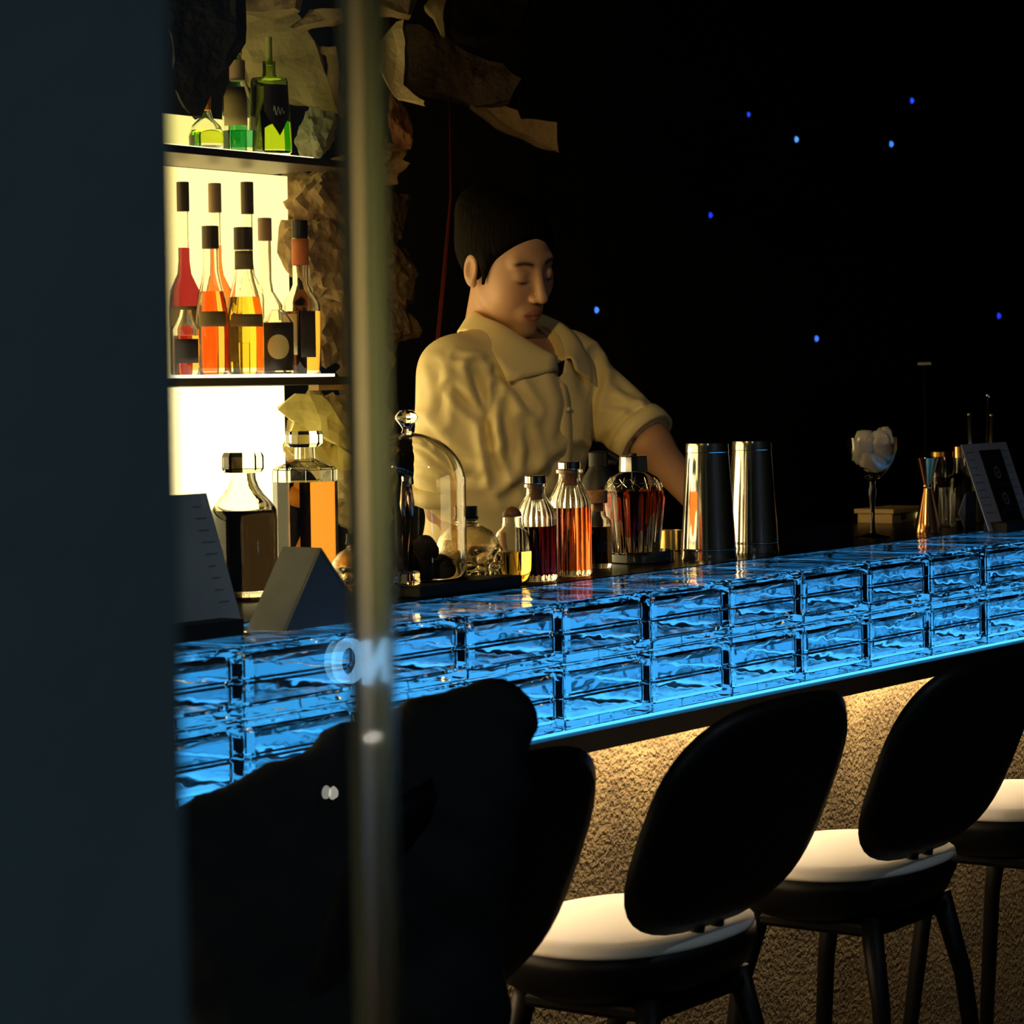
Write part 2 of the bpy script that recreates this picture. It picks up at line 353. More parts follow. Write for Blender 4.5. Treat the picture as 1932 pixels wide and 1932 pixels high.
def body_parts(root, outer, t, bt, gm, liq=None, segs=48, ribs=0, flat=False, phase=0.0):
    """outer = [(r,z,amp?)...] from foot to lip; hollow shell plus liquid to level liq=(z,mat)"""
    fl = liq[0] if liq else bt            # the hollow ends at the liquid's surface
    up = [(0.0, 0.0)]+list(outer); inn = [(max(e[0]-t, 0.0012), e[1]) for e in reversed(outer) if e[1] > fl+1e-5]
    inn += [(max(interp(outer, fl)-t, 0.001), fl), (0.0, fl)]
    o = link('bottle_glass', lathe_me('bottle_glass', up+inn, segs, ribs, False, phase), gm, root, smooth=False if flat else 'sharp')
    if liq:
        lv, lm = liq; g = 0.0005
        if lm is None: return o
        zs = [bt+g]+[e[1] for e in outer if bt+g < e[1] < lv]+[lv-g]
        pr = [(0.0, bt+g)]+[(max(interp(outer, z)-t-g, 0.001), z) for z in zs]+[(0.0, lv-g)]
        link('liquid', lathe_me('liquid', pr, segs, 0, False, phase), lm, root, smooth=not flat)
    return o
def part_lathe(root, name, prof, m, segs=32, smooth=True, ribs=0, z=0.0, phase=0.0, parent=None):
    o = link(name, lathe_me(name, prof, segs, ribs, True, phase), m, parent or root, smooth=False)
    if smooth:
        me = o.data
        me.polygons.foreach_set('use_smooth', [True]*len(me.polygons))
        me.set_sharp_from_angle(angle=math.radians(35)) if hasattr(me, 'set_sharp_from_angle') else None
    o.location.z = z; return o
def cyl(r, z0, z1, bev=0.0008): return [(0.0, z0), (r-bev, z0), (r, z0+bev), (r, z1-bev), (r-bev, z1), (0.0, z1)]
def wrap_label(root, name, outer, z0, z1, a0, a1, m, off=0.0006, segs=24):
    """thin printed label wrapped on the body between angles a0..a1"""
    zs = [z0+(z1-z0)*k/4 for k in range(5)]; v = []; f = []
    for z in zs:
        r = interp(outer, z)+off
        for k in range(segs+1):
            a = a0+(a1-a0)*k/segs; v.append((r*math.cos(a), r*math.sin(a), z))
    for i in range(4):
        for k in range(segs): f.append((i*(segs+1)+k, i*(segs+1)+k+1, (i+1)*(segs+1)+k+1, (i+1)*(segs+1)+k))
    o = link(name, pydata(name, v, f), m, root, smooth=True)
    md = o.modifiers.new('thickness', 'SOLIDIFY'); md.thickness = 0.0004; md.offset = 1
    return o
def wrap_poly(root, name, pts, Rfun, m, off, K=5):
    n = len(pts); ca_ = sum(p[0] for p in pts)/n; cz_ = sum(p[1] for p in pts)/n; vv = []; ff = []
    def P3(a, z): r = Rfun(z)+off; return (r*math.cos(a), r*math.sin(a), z)
    vv.append(P3(ca_, cz_))
    for k in range(1, K+1):
        for (a, z) in pts: vv.append(P3(ca_+(a-ca_)*k/K, cz_+(z-cz_)*k/K))
    for q in range(n): ff.append((0, 1+q, 1+(q+1) % n))
    for k in range(K-1):
        for q in range(n): ff.append((1+k*n+q, 1+(k+1)*n+q, 1+(k+1)*n+(q+1) % n, 1+k*n+(q+1) % n))
    o = link(name, pydata(name, vv, ff), m, root); md = o.modifiers.new('thickness', 'SOLIDIFY'); md.thickness = 0.0006; md.offset = 1; return o
TOCAM = math.atan2(-Fv[1], -Fv[0])           # direction of the guests' side, used to turn labels outwards

# ================================================================== BACK SHELF
YF, YBK = 1.25, 1.45
sh = thing('back_bar_shelf', 'backlit liquor shelf with glowing warm panels behind the bar', 'shelf')
z_lo = onY(500, 712, YF).z; z_up = onY(500, 290, YF).z
xl, xr = -1.7, at(662, YF, z_lo).x  # panels lengthened out of view on the left to light the bartender
xpan = at(545, YBK, z_lo).x
M_board = mat('dark_shelf_board', (0.05, 0.035, 0.02), 0.4)
M_panel = glow('warm_backlight', (1.0, 0.70, 0.24), 2.7)
M_panel2 = glow('warm_backlight_lower', (1.0, 0.76, 0.34), 4.2)
M_shelfglow = glow('shelf_light_plate', (1.0, 0.84, 0.55), 2.6)
box('shelf_board', (xl, YF, z_lo-0.015), (xr, YBK, z_lo), M_board, sh, 0.001)
box('shelf_board', (xl, YF, z_up-0.014), (xr, YBK, z_up), M_board, sh, 0.001)
box('light_plate', (xl, YF+0.012, z_lo+0.0005), (at(636, YF, z_lo).x, YBK-0.004, z_lo+0.006), M_shelfglow, sh)
box('light_plate', (xl, YF+0.03, z_up-0.0135+0.0140), (at(610, YF, z_up).x, YBK-0.01, z_up+0.005), glow('top_shelf_light_plate', (1.0, 0.82, 0.36), 4.5), sh)
box('backlight_panel', (xl, YBK+0.001, z_lo+0.007), (xpan, YBK+0.01, z_up-0.015), M_panel, sh)
box('backlight_panel', (xl, YBK+0.001, z_up+0.006), (at(545, YBK, z_up).x, YBK+0.01, z_up+0.085), glow('added_top_shelf_glow', (1.0, 0.78, 0.22), 1.5), sh)  # added glow strip hidden behind the top-shelf bottles to brighten them
box('backlight_panel', (xl, YBK+0.001, 0.96), (at(532, YBK, z_lo).x, YBK+0.01, z_lo-0.016), M_panel2, sh)
box('wooden_lip', (at(600, YF, z_lo).x, YF+0.005, z_lo-0.026), (xr-0.004, YF+0.03, z_lo-0.0155), mat('amber_wood', (0.5, 0.3, 0.1), 0.5, bump=(40, 0.2, 0.002, (1, 8, 8))), sh)
box('back_cupboard', (xl, YF-0.03, 0.0), (2.6, 1.62, 0.955), mat('dark_stained_wood', (0.03, 0.02, 0.012), 0.5, bump=(20, 0.2, 0.003, (1, 6, 6))), sh, 0.004)

# ---------------- shelf bottles
def shelf_bottle(label, px, Y, ytop, wpx, zs, prof, t=0.003, gm=None, liq=None, cap=None, labels=(), group=None, rib=0, segs=36, flat=False):
    p = at(px, Y, zs); s = depth(p)/FPX; R = wpx*s/2; yb = proj(p)[1]; H = (yb-ytop)*s
    root = thing('liquor_bottle', label, 'bottle', p, 0, group)
    outer = [(r*R, z*H) for r, z in prof]
    body_parts(root, outer, t, 0.012, gm or G_clear, (liq[0]*H, liq[1]) if liq else None, segs, rib, flat)
    if cap: part_lathe(root, 'cap', cyl(cap[0]*R, cap[1]*H, cap[2]*H), cap[3], 24)
    for (nm, z0, z1, span, off, m) in labels: wrap_label(root, nm, outer, z0*H, z1*H, TOCAM+off-span, TOCAM+off+span, m)
    return root
P_slim = [(0.86, 0), (0.98, 0.02), (1.0, 0.3), (0.98, 0.46), (0.80, 0.62), (0.58, 0.74), (0.48, 0.82), (0.46, 1.0)]
P_tall = [(0.9, 0), (1.0, 0.02), (1.0, 0.44), (0.92, 0.52), (0.45, 0.62), (0.36, 0.70), (0.36, 1.0)]
P_sq = [(0.92, 0), (1.0, 0.02), (1.0, 0.48), (0.96, 0.52), (0.6, 0.60), (0.42, 0.66), (0.42, 1.0)]
P_decan = [(0.86, 0), (0.98, 0.015), (1.0, 0.05), (0.86, 0.62), (0.86, 0.70), (0.80, 0.735), (0.36, 0.745), (0.30, 0.78), (0.30, 0.90)]
L_or = liquid('orange', (0.92, 0.46, 0.10)); L_red = liquid('red_orange', (0.85, 0.20, 0.05)); L_yel = liquid('yellow', (0.92, 0.62, 0.06)); L_pale = liquid('pale', (0.93, 0.88, 0.62))
L_grn = liquid('green_yellow', (0.62, 0.72, 0.06)); L_teal = liquid('teal', (0.12, 0.55, 0.34)); L_dark = liquid('dark_brown', (0.10, 0.03, 0.015)); L_wine = liquid('wine', (0.25, 0.02, 0.03))
M_olive = mat('olive_label', (0.20, 0.14, 0.05), 0.7); M_darklab = mat('dark_label', (0.03, 0.02, 0.018), 0.6); M_cream = mat('cream_label', (0.80, 0.66, 0.32), 0.7); M_orlab = mat('orange_foil', (0.75, 0.22, 0.08), 0.5)
M_capdk = mat('dark_bronze_cap', (0.07, 0.045, 0.02), 0.4, 0.4); M_captan = mat('tan_cap', (0.35, 0.22, 0.12), 0.5)
gS = 'liquor bottles on the middle shelf'; gU = 'liquor bottles on the top shelf'
z1 = z_lo+0.0065
shelf_bottle('orange liquor bottle with dark cap, front left on the middle shelf', 397, 1.33, 470, 64, z1, P_slim, liq=(0.66, L_or), cap=(0.50, 1.0, 1.18, M_capdk), labels=(('label', 0.38, 0.50, 0.9, 0.2, M_olive),), group=gS)
shelf_bottle('yellow liquor bottle with dark bronze cap beside the orange one', 459, 1.31, 472, 72, z1, P_slim, liq=(0.62, L_yel), cap=(0.50, 1.0, 1.18, M_capdk), labels=(('label', 0.38, 0.48, 1.0, 0.3, M_olive), ('neck_label', 0.84, 0.99, 1.4, 0.3, M_olive)), group=gS)
shelf_bottle('clear long-necked bottle with tall tan stopper on the middle shelf', 500, 1.38, 455, 66, z1, P_tall, liq=(0.40, L_pale), cap=(0.40, 1.0, 1.17, M_captan), labels=(('label', 0.10, 0.36, 1.1, 0.4, M_darklab),), group=gS)
bx = shelf_bottle('square-shouldered bottle with orange foil neck and dark label on the middle shelf', 566, 1.31, 450, 72, z1, P_sq, liq=(0.46, L_or), cap=(0.42, 1.0, 1.13, M_blackcap), labels=(('foil_neck', 0.80, 0.995, math.pi, 0, M_orlab), ('label', 0.14, 0.44, 0.40, -0.55, M_cream), ('side_label', 0.12, 0.46, 0.42, 0.45, M_darklab)), group=gS)
b4 = shelf_bottle('dark-labelled bottle with a round cream disc on its label, middle shelf', 520, 1.29, 585, 60, z1, [(0.9, 0), (1, 0.03), (1, 0.8), (0.6, 0.95), (0.4, 1.0)], liq=(0.7, L_dark), labels=(('label', 0.05, 0.80, 1.3, 0.2, M_darklab), ), group=gS)
# the cream disc on that label
Rb = 30*depth(b4.location)/FPX; Hb = (proj(b4.location)[1]-585)*depth(b4.location)/FPX
aa = TOCAM+0.15
wrap_poly(b4, 'label_disc', [(aa+0.68*math.cos(2*math.pi*k/28), Hb*0.42+0.0235*math.sin(2*math.pi*k/28)) for k in range(28)], lambda z: Rb, M_cream, 0.0014)
# back row
shelf_bottle('red-orange bottle in the back row with tan cap, middle shelf', 407, 1.41, 402, 62, z1, P_tall, liq=(0.80, L_red), cap=(0.40, 1.0, 1.18, M_captan), group=gS)
shelf_bottle('wine-red bottle with dark cap at the left end of the back row', 347, 1.41, 400, 60, z1, P_tall, liq=(0.78, L_wine), cap=(0.40, 1.0, 1.18, M_capdk), labels=(('label', 0.30, 0.42, 1.2, 0.0, M_olive),), group=gS)
shelf_bottle('pale bottle with dark square cap at the right of the back row', 468, 1.42, 405, 58, z1, P_tall, liq=(0.2, L_pale), cap=(0.42, 1.0, 1.2, M_capdk), group=gS)
shelf_bottle('small amber bottle half hidden at the left, middle shelf front', 348, 1.32, 585, 50, z1, [(0.9, 0), (1, 0.03), (1, 0.7), (0.5, 0.9), (0.4, 1.0)], liq=(0.6, L_or), labels=(('label', 0.18, 0.55, 1.0, 0.2, M_darklab),), group=gS)
z2 = z_up+0.0055
g3 = shelf_bottle('green-yellow flared decanter bottle with dark diamond label on the top shelf', 506, 1.29, 98, 82, z2, P_decan, gm=glass('green_tint_glass', (0.75, 0.92, 0.35)), liq=(0.66, L_grn), cap=(0.16, 0.86, 1.14, mat('pale_green_stopper', (0.6, 0.62, 0.15), 0.35)), group=gU)
# diamond label with a little script flourish
sg = depth(g3.location)/FPX; Hg = (proj(g3.location)[1]-98)*sg; Rg = 41*sg
Rf = lambda z: interp([(0.98*Rg, 0.015*Hg), (Rg, 0.05*Hg), (0.86*Rg, 0.62*Hg), (0.86*Rg, 0.7*Hg)], z)
ca = TOCAM+0.55
dm = [(ca-0.75+1.5*k/10, 0) for k in range(11)]
top = [(ca-0.75+1.5*k/10, Hg*0.66) for k in range(11)]
bot = [(ca+0.75-1.5*k/10, Hg*(0.66-0.46*(1-abs(2*k/10-1)))-0.001) for k in range(1, 10)]
wrap_poly(g3, 'diamond_label', top+[(ca+0.75, Hg*0.40)]+[(ca+0.75-1.5*k/10, Hg*(0.40-0.24*(1-abs(2*k/10-1)))) for k in range(1, 10)]+[(ca-0.75, Hg*0.40)], Rf, M_darklab, 0.0012)
scr = []
for k in range(40):
    t = k/39; a = ca-0.28+0.56*t; z = Hg*(0.40+0.05*math.sin(t*19)*(1-0.5*t)); r = Rf(z)+0.0028; scr.append((r*math.cos(a), r*math.sin(a), z))
link('script_flourish', tube_me('script_flourish', scr, 0.0008, 5), mat('silver_print', (0.6, 0.58, 0.5), 0.4), g3)
shelf_bottle('bottle with brown paper label and teal base on the top shelf', 446, 1.33, 150, 60, z2, [(0.9, 0), (1, 0.02), (1, 0.75), (0.7, 0.9), (0.5, 1.0)], liq=(0.30, L_teal), cap=(0.5, 0.97, 1.25, M_captan), labels=(('label', 0.36, 0.88, 0.8, -0.1, M_olive),), group=gU)
shelf_bottle('low round yellow-green bottle at the left of the top shelf', 385, 1.31, 205, 66, z2, [(0.8, 0), (0.98, 0.06), (1, 0.3), (0.85, 0.55), (0.4, 0.75), (0.25, 1.0)], liq=(0.45, L_grn), cap=(0.3, 0.95, 1.3, M_orlab), group=gU)
shelf_bottle('slim green bottle leaning behind the diamond-label decanter, top shelf', 445, 1.41, 70, 52, z2, P_tall, gm=glass('green_glass', (0.4, 0.75, 0.25)), liq=(0.5, L_teal), cap=(0.42, 0.85, 1.02, M_captan), group=gU)

# ================================================================== CAVE ROCKS
M_rock = mat('tan_cave_rock', (0.44, 0.31, 0.15), 0.85, bump=(14, 0.8, 0.03), vary=(4, (0.25, 0.16, 0.08), 8))
M_rock2 = mat('pale_cave_rock', (0.62, 0.50, 0.25), 0.8, bump=(18, 0.6, 0.02), vary=(5, (0.42, 0.31, 0.14), 8))
M_rockd = mat('dark_cave_rock', (0.055, 0.038, 0.028), 0.85, bump=(18, 0.9, 0.03), vary=(7, (0.11, 0.07, 0.045), 8))
M_rockg = mat('glossy_crinkled_rock', (0.26, 0.18, 0.10), 0.38, bump=(20, 0.7, 0.03), vary=(6, (0.08, 0.05, 0.03), 8))
def rock(label, px, py, Y, wpx, hpx, dep, m, seed, tilt=0.0, cr=0.35, sub=4, name='cave_rock', pw=1.0, yaw=None):
    c = onY(px, py, Y); s = depth(c)/FPX; sx, sz = wpx*s/2, hpx*s/2
    bm = bmesh.new(); bmesh.ops.create_icosphere(bm, subdivisions=sub, radius=1.0)
    off = Vector((seed*3.1, seed*1.7, seed*5.3)); sd = random.Random(seed)
    pl = [(Vector((sd.gauss(0, 1), sd.gauss(0, 1), sd.gauss(0, 1))).normalized(), sd.uniform(0.55, 0.95)) for _ in range(12)]
    for v in bm.verts:
        d = v.co.normalized(); r = 1.25
        for n_, h_ in pl:
            q = d.dot(n_)
            if q > 0.05: r = min(r, h_/q)
        p = d*r
        e = 1-abs(noise.noise(p*1.7+off)); e2 = 1-abs(noise.noise(p*4.1+off))
        p *= 1+cr*(e-0.75)+cr*0.4*(e2-0.75)
        v.co = Vector((p.x*sx, p.y*dep, p.z*sz))
    ya = math.atan2(Rv[1], Rv[0]) if yaw is None else yaw
    me = bpy.data.meshes.new(name); bm.to_mesh(me); bm.free()
    o = link(name, me, m, None)
    o.matrix_world = Matrix.Translation(c) @ Matrix.Rotation(ya, 4, 'Z') @ Matrix.Rotation(tilt, 4, 'Y')
    return tag(o, label, 'rock', 'cave rocks around the back shelf')
def slab(label, pts, Y, thick, m, seed, yaw=None, cr=0.012, grow=1.0, group='cave rocks around the back shelf'):
    """split stone with outline given by corner points; extruded, subdivided and roughened"""
    cs = [onY(x, y, Y) for x, y in pts]; c = sum(cs, Vector())/len(cs)
    ya = math.atan2(Rv[1], Rv[0]) if yaw is None else yaw
    rot = Matrix.Rotation(-ya, 4, 'Z'); d0 = depth(c); loc = []
    for (x, y) in pts:
        q = rot @ (onD(x, y, d0)-c); loc.append((q.x, q.z))
    me = poly_prism('cave_rock', loc, -thick/2, thick/2); bm = bmesh.new(); bm.from_mesh(me)
    bmesh.ops.triangulate(bm, faces=[f for f in bm.faces if len(f.verts) > 4])
    for _ in range(4):
        bmesh.ops.subdivide_edges(bm, edges=[e for e in bm.edges if e.calc_length() > 0.025], cuts=1, use_grid_fill=True)
    off = Vector((seed*2.3, seed*4.1, seed)); bm.normal_update()
    for v in bm.verts:
        n_ = noise.noise_vector(v.co*9+off)*cr*1.4+noise.noise_vector(v.co*26+off)*cr*0.6
        v.co += Vector(n_)
        if abs(v.co.y) > thick*0.3: v.co.y *= 1+0.5*noise.noise(v.co*6+off)
    bmesh.ops.triangulate(bm, faces=bm.faces[:]); bm.to_mesh(me); bm.free()
    o = link('cave_rock', me, m, None); o.matrix_world = Matrix.Translation(c) @ Matrix.Rotation(ya, 4, 'Z')
    return tag(o, label, 'rock', group)
slab('big dark log-shaped stone slab jutting out above the bartender', [(772, 62), (850, 88), (950, 128), (985, 160), (968, 205), (900, 205), (842, 182), (765, 165)], 1.30, 0.20, M_rockd, 1)
slab('split left end of the dark slab, shelf light put into its pale colour', [(708, 118), (752, 52), (768, 50), (772, 95), (758, 160), (798, 192), (745, 182)], 1.18, 0.10, M_rock2, 2)  # lit end face of the slab; the light is put in as paler rock
slab('thin brown stone wedge under the dark slab above the bartender', [(892, 203), (940, 204), (980, 222), (985, 236), (1042, 240), (1048, 284), (960, 245)], 1.22, 0.10, M_rock, 3)
slab('narrow pale stone spike hanging at the top edge', [(804, 20), (826, -30), (840, -30), (840, 66), (834, 68), (820, 40)], 1.22, 0.06, M_rock2, 4)
slab('dark stone block behind the hanging spike at the top', [(842, -40), (1000, -40), (985, 70), (900, 78), (845, 60)], 1.45, 0.2, M_rockd, 5)
slab('tan stone ledge crossing the top above the shelf', [(555, 60), (590, 25), (660, 12), (690, -20), (790, -30), (765, 26), (700, 15), (640, 35), (600, 48)], 1.30, 0.10, M_rock, 6)
slab('dark pointed stone hanging in front of the top shelf', [(300, -30), (442, -30), (445, 65), (420, 130), (378, 220), (366, 222), (330, 170)], 1.02, 0.05, mat('black_cave_rock', (0.012, 0.010, 0.009), 0.9, bump=(18, 0.9, 0.03)), 7)
slab('pale olive boulder behind the green decanter bottle', [(450, 62), (470, 18), (520, 8), (562, 45), (600, 100), (628, 170), (640, 210), (600, 205), (548, 190), (470, 160)], 1.48, 0.10, M_rock2, 8)
slab('tan stone at the top between ledge and boulder', [(430, -30), (570, -30), (560, 20), (500, 30), (450, 20)], 1.42, 0.10, M_rock, 9)
slab('brown frame-like stone edge right of the olive boulder', [(560, 78), (632, 92), (640, 180), (665, 215), (640, 222), (622, 160), (615, 105)], 1.40, 0.06, M_rock, 10)
rock('grey rounded stone standing on the right end of the top shelf', 592, 255, 1.38, 90, 105, 0.05, mat('grey_stone', (0.30, 0.29, 0.2), 0.8, bump=(25, 0.5, 0.02)), 11)
rock('small reddish brown stone beside the partition edge', 752, 235, 1.30, 52, 100, 0.06, mat('red_brown_rock', (0.24, 0.11, 0.05), 0.8, bump=(20, 0.7, 0.02)), 12)
col = [(612, 385, 170, 170, M_rock, 'broad tan rock under the top shelf'), (650, 330, 190, 90, M_rock, 'flat brown rock just under the top shelf board'), (600, 470, 130, 170, M_rock, 'tan rock beside the orange-foil bottle'),
       (690, 470, 150, 190, M_rockg, 'crinkled rock in the middle of the rock column'), (640, 590, 150, 180, M_rock, 'olive tan rock above the middle shelf end'), (715, 600, 120, 170, M_rockg, 'glossy crinkled rock right of the middle shelf'),
       (735, 400, 80, 150, M_rockg, 'upper glossy rock at the right edge of the column'), (738, 520, 82, 130, M_rockg, 'dark glossy rock at the right edge of the column, in the middle'), (690, 700, 120, 150, M_rock, 'brown rock at the right end of the middle shelf'),
       (600, 820, 150, 170, M_rock2, 'yellow lit rock behind the amber decanter'), (650, 900, 140, 200, M_rock2, 'yellow lit rock low behind the glass dome'), (690, 800, 90, 160, M_rock, 'brown rock above the glass dome'), (740, 290, 60, 110, M_rockd, 'dark rock under the split stone end')]
for i, (px, py, w_, h_, m, lab) in enumerate(col):
    rock(lab, px, py, 1.41 if px < 660 else 1.40, w_, h_, 0.07, m, 20+i, cr=0.5, sub=4, tilt=rnd.uniform(-0.4, 0.4))
slab('yellow leaf-shaped stone flake pointing down beside the lit panel', [(528, 770), (560, 738), (600, 745), (650, 800), (690, 850), (620, 830), (560, 800)], 1.36, 0.03, mat('yellow_stone_flake', (0.62, 0.5, 0.14), 0.7, bump=(20, 0.5, 0.01)), 31)
slab('second yellow stone flake above the amber decanter', [(548, 800), (600, 830), (690, 880), (640, 900), (570, 880), (535, 840)], 1.38, 0.03, MATS['yellow_stone_flake'], 32)
# dark red rod behind the bartender
pa, pb = onY(852, 372, 1.35), onY(826, 640, 1.35)
rd = link('hanging_rod', tube_me('hanging_rod', [pa+Vector((0, 0, 1.0)), pa, pb, pb-Vector((0, 0, 0.45))], 0.0045, 8), mat('dark_red_paint', (0.30, 0.05, 0.03), 0.5), None, smooth=True)
tag(rd, 'thin dark red rod hanging behind the bartender', 'rod')
# ================================================================== THINGS ON THE BAR
def spot_on(px, Y, z=ZT):
    p = at(px, Y, z); return p, depth(p)/FPX, proj(p)[1]
def pxp(s, yb, lst): return [(r*s, max((yb-y)*s, 0.0)) if y is not None else (r*s, 0.0) for r, y in lst]
M_paper = mat('grey_white_paper', (0.62, 0.62, 0.64), 0.8, vary=(14, (0.54, 0.54, 0.57), 2))
M_print = mat('faint_grey_print', (0.30, 0.29, 0.31), 0.8)
M_ink = mat('black_card', (0.012, 0.012, 0.013), 0.6)
M_sil = mat('silver_grey_print', (0.30, 0.30, 0.31), 0.5)
def menu(label, px_edge, Y, width, strip, height, side):
    p = at(px_edge, Y, ZT)
    x0 = p.x-width if side > 0 else p.x
    m = thing('menu_stand', label, 'menu', (x0, Y, ZT))
    lean = math.radians(19); B = Matrix.Rotation(-lean, 4, 'X')
    def pl(name, lo, hi, mt, par, bev=0.0):
        o = box(name, lo, hi, mt, par, bev); return o
    card = pl('card', (0, 0, 0.004), (width, 0.0016, height), M_paper, m); card.rotation_euler = (-lean, 0, 0)
    box('foot', (width*0.08, -0.028, 0), (width*0.84, 0.022, 0.02), M_ink, m, 0.002)
    for k in range(9):
        z = height*(0.90-0.085*k)
        for (a, b) in ((0.05, 0.05+rnd.uniform(0.12, 0.22)), (0.84, 0.84+rnd.uniform(0.06, 0.12))):
            box('print_line', (width*a, -0.0004, z), (width*b, -0.0001, z+0.0022), M_print, card)
    if strip:
        st = pl('black_strip', (width*0.33, -0.0016, 0.010), (width*0.80, -0.0005, height*0.92), M_ink, card)
        for zc in (0.66, 0.36):
            ring = []
            v = []; f = []; n = 48
            for k in range(n):
                t = 2*math.pi*k/n; ro = 0.0125*(1+0.10*math.cos(12*t)); ri = 0.0088*(1+0.06*math.cos(12*t))
                v += [(width*0.565+ro*math.cos(t), -0.0021, height*zc+ro*math.sin(t)), (width*0.565+ri*math.cos(t), -0.0021, height*zc+ri*math.sin(t))]
            f = [(2*k, 2*((k+1) % n), 2*((k+1) % n)+1, 2*k+1) for k in range(n)]
            link('round_emblem', pydata('round_emblem', v, f), M_sil, st)
            c = [(width*0.565+0.0045*math.cos(2*math.pi*k/10)*(1 if k % 2 else 0.45), -0.0021, height*zc+0.0045*math.sin(2*math.pi*k/10)*(1 if k % 2 else 0.45)) for k in range(10)]
            link('emblem_star', pydata('emblem_star', [(width*0.565, -0.0021, height*zc)]+c, [(0, 1+k, 1+(k+1) % 10) for k in range(10)]), M_sil, st)
        for zc in (0.84, 0.52, 0.23):
            box('strip_print', (width*0.45, -0.0021, height*zc), (width*0.68, -0.0017, height*zc+0.0018), mat('dim_print', (0.07, 0.07, 0.075), 0.6), st)
    return m
menu('grey menu card in a black foot at the near left end of the bar', 455, 0.115, 0.20, False, 0.178, 1)
menu('grey menu card with a black emblem strip at the far right end', 1868, 0.15, 0.20, True, 0.178, -1)

# triangular tent sign
pl_, pr_ = at(531, 0.075, ZT), at(688, 0.075, ZT); sT = depth(pl_)/FPX; hT = (proj((pl_+pr_)/2)[1]-1029)*sT
tn = thing('tent_card', 'triangular grey tent card standing on the glass blocks', 'tent card', pl_)
wT = pr_.x-pl_.x; apx = wT*0.44
me = poly_prism('front_panel', [(0, 0), (wT, 0), (apx, hT)], 0.002, 0.0035); link('front_panel', me, mat('shaded_card', (0.16, 0.19, 0.26), 0.8), tn)  # unlit front face: its shade is put in as a darker blue-grey
me = poly_prism('folded_card', [(0, 0), (0.002, 0), (apx, hT-0.003), (wT-0.002, 0), (wT, 0), (apx, hT)], 0.0, 0.062); link('folded_card', me, mat('beige_card', (0.42, 0.39, 0.33), 0.8, vary=(30, (0.36, 0.33, 0.28), 3)), tn)

def facet_stopper(root, r, z0, z1, m, n=8):
    return part_lathe(root, 'stopper', [(0.0, z0), (r*0.86, z0), (r, z0+(z1-z0)*0.18), (r, z0+(z1-z0)*0.78), (r*0.9, z1), (0.0, z1)], m, n, False, phase=0.35)
# dark decanter
p, s, yb = spot_on(457, 0.46)
d = thing('decanter', 'squat crystal decanter of near-black spirit beside the menu card', 'decanter', p)
body_parts(d, pxp(s, yb, [(57, None), (62, yb-6), (63, 985), (62, 962), (53, 948), (39, 933), (30, 919), (25, 905), (24, 892)]), 0.0035, 0.012, G_clear, ((yb-962)*s, liquid('black_spirit', (0.012, 0.007, 0.003))), 40)
facet_stopper(d, 40*s, (yb-891)*s, (yb-853)*s, G_clear, 9)
# amber decanter
p, s, yb = spot_on(573, 0.53)
d = thing('decanter', 'tall faceted decanter of amber spirit behind the tent card', 'decanter', p)
body_parts(d, pxp(s, yb, [(58, None), (61, yb-5), (61, 905), (61, 886), (57, 882), (30, 871), (20, 866), (19, 844)]), 0.004, 0.014, G_clear, ((yb-908)*s, liquid('amber', (0.42, 0.16, 0.025))), 12, flat=True, phase=0.2)
facet_stopper(d, 36*s, (yb-843)*s, (yb-813)*s, G_clear, 10)

# ---------------- skull bottles
def skull_sd(P):
    x, y, z = np.abs(P[..., 0]), P[..., 1], P[..., 2]; Q = np.stack([x, y, z], -1)
    d_ = sd_ell(Q, (0, -0.06, 0.64), (0.48, 0.58, 0.40)); d_ = smin(d_, sd_ell(Q, (0, 0.26, 0.40), (0.33, 0.27, 0.30)), 0.10)
    d_ = smin(d_, sd_ell(Q, (0.30, 0.30, 0.36), (0.11, 0.16, 0.08)), 0.06); d_ = smin(d_, sd_box(Q, (0, 0.22, 0.12), (0.25, 0.24, 0.12), 0.08), 0.08)
    d_ = smin(d_, sd_cap(Q, (0, 0.50, 0.56), (0.26, 0.40, 0.58), 0.07), 0.06)
    d_ = smax(d_, -sd_ell(Q, (0.175, 0.55, 0.45), (0.135, 0.15, 0.12)), 0.04); d_ = smax(d_, -sd_ell(Q, (0.0, 0.58, 0.31), (0.07, 0.12, 0.09)), 0.03)
    d_ = smin(d_, sd_cap(Q, (0, -0.08, 0.9), (0, -0.08, 1.12), 0.155), 0.06); d_ = smin(d_, np.maximum(np.abs(z-1.13)-0.03, np.sqrt(x*x+(y+0.08)**2)-0.19), 0.02)
    tooth = np.exp(-((z-0.17)/0.075)**2)*np.clip((y-0.2)*6, 0, 1)*(0.016*np.cos(x*58)-0.008)+np.exp(-((z-0.17)/0.012)**2)*np.clip((y-0.2)*6, 0, 1)*0.02
    return np.maximum(d_+tooth*0.9, -z)
skv, skf = surfnet(skull_sd, (-0.62, -0.75, -0.06), (0.62, 0.75, 1.25), 0.020)
ski, skif = surfnet(lambda P: np.maximum(skull_sd(P)+0.055, 0.07-P[..., 2]), (-0.62, -0.75, -0.06), (0.62, 0.75, 1.25), 0.026)
skf = np.concatenate([skf, skif[:, ::-1]+len(skv)]); skv = np.concatenate([skv, ski])
sk_me = np_mesh('skull_glass', skv, skf); sk_me.polygons.foreach_set('use_smooth', [True]*len(sk_me.polygons))
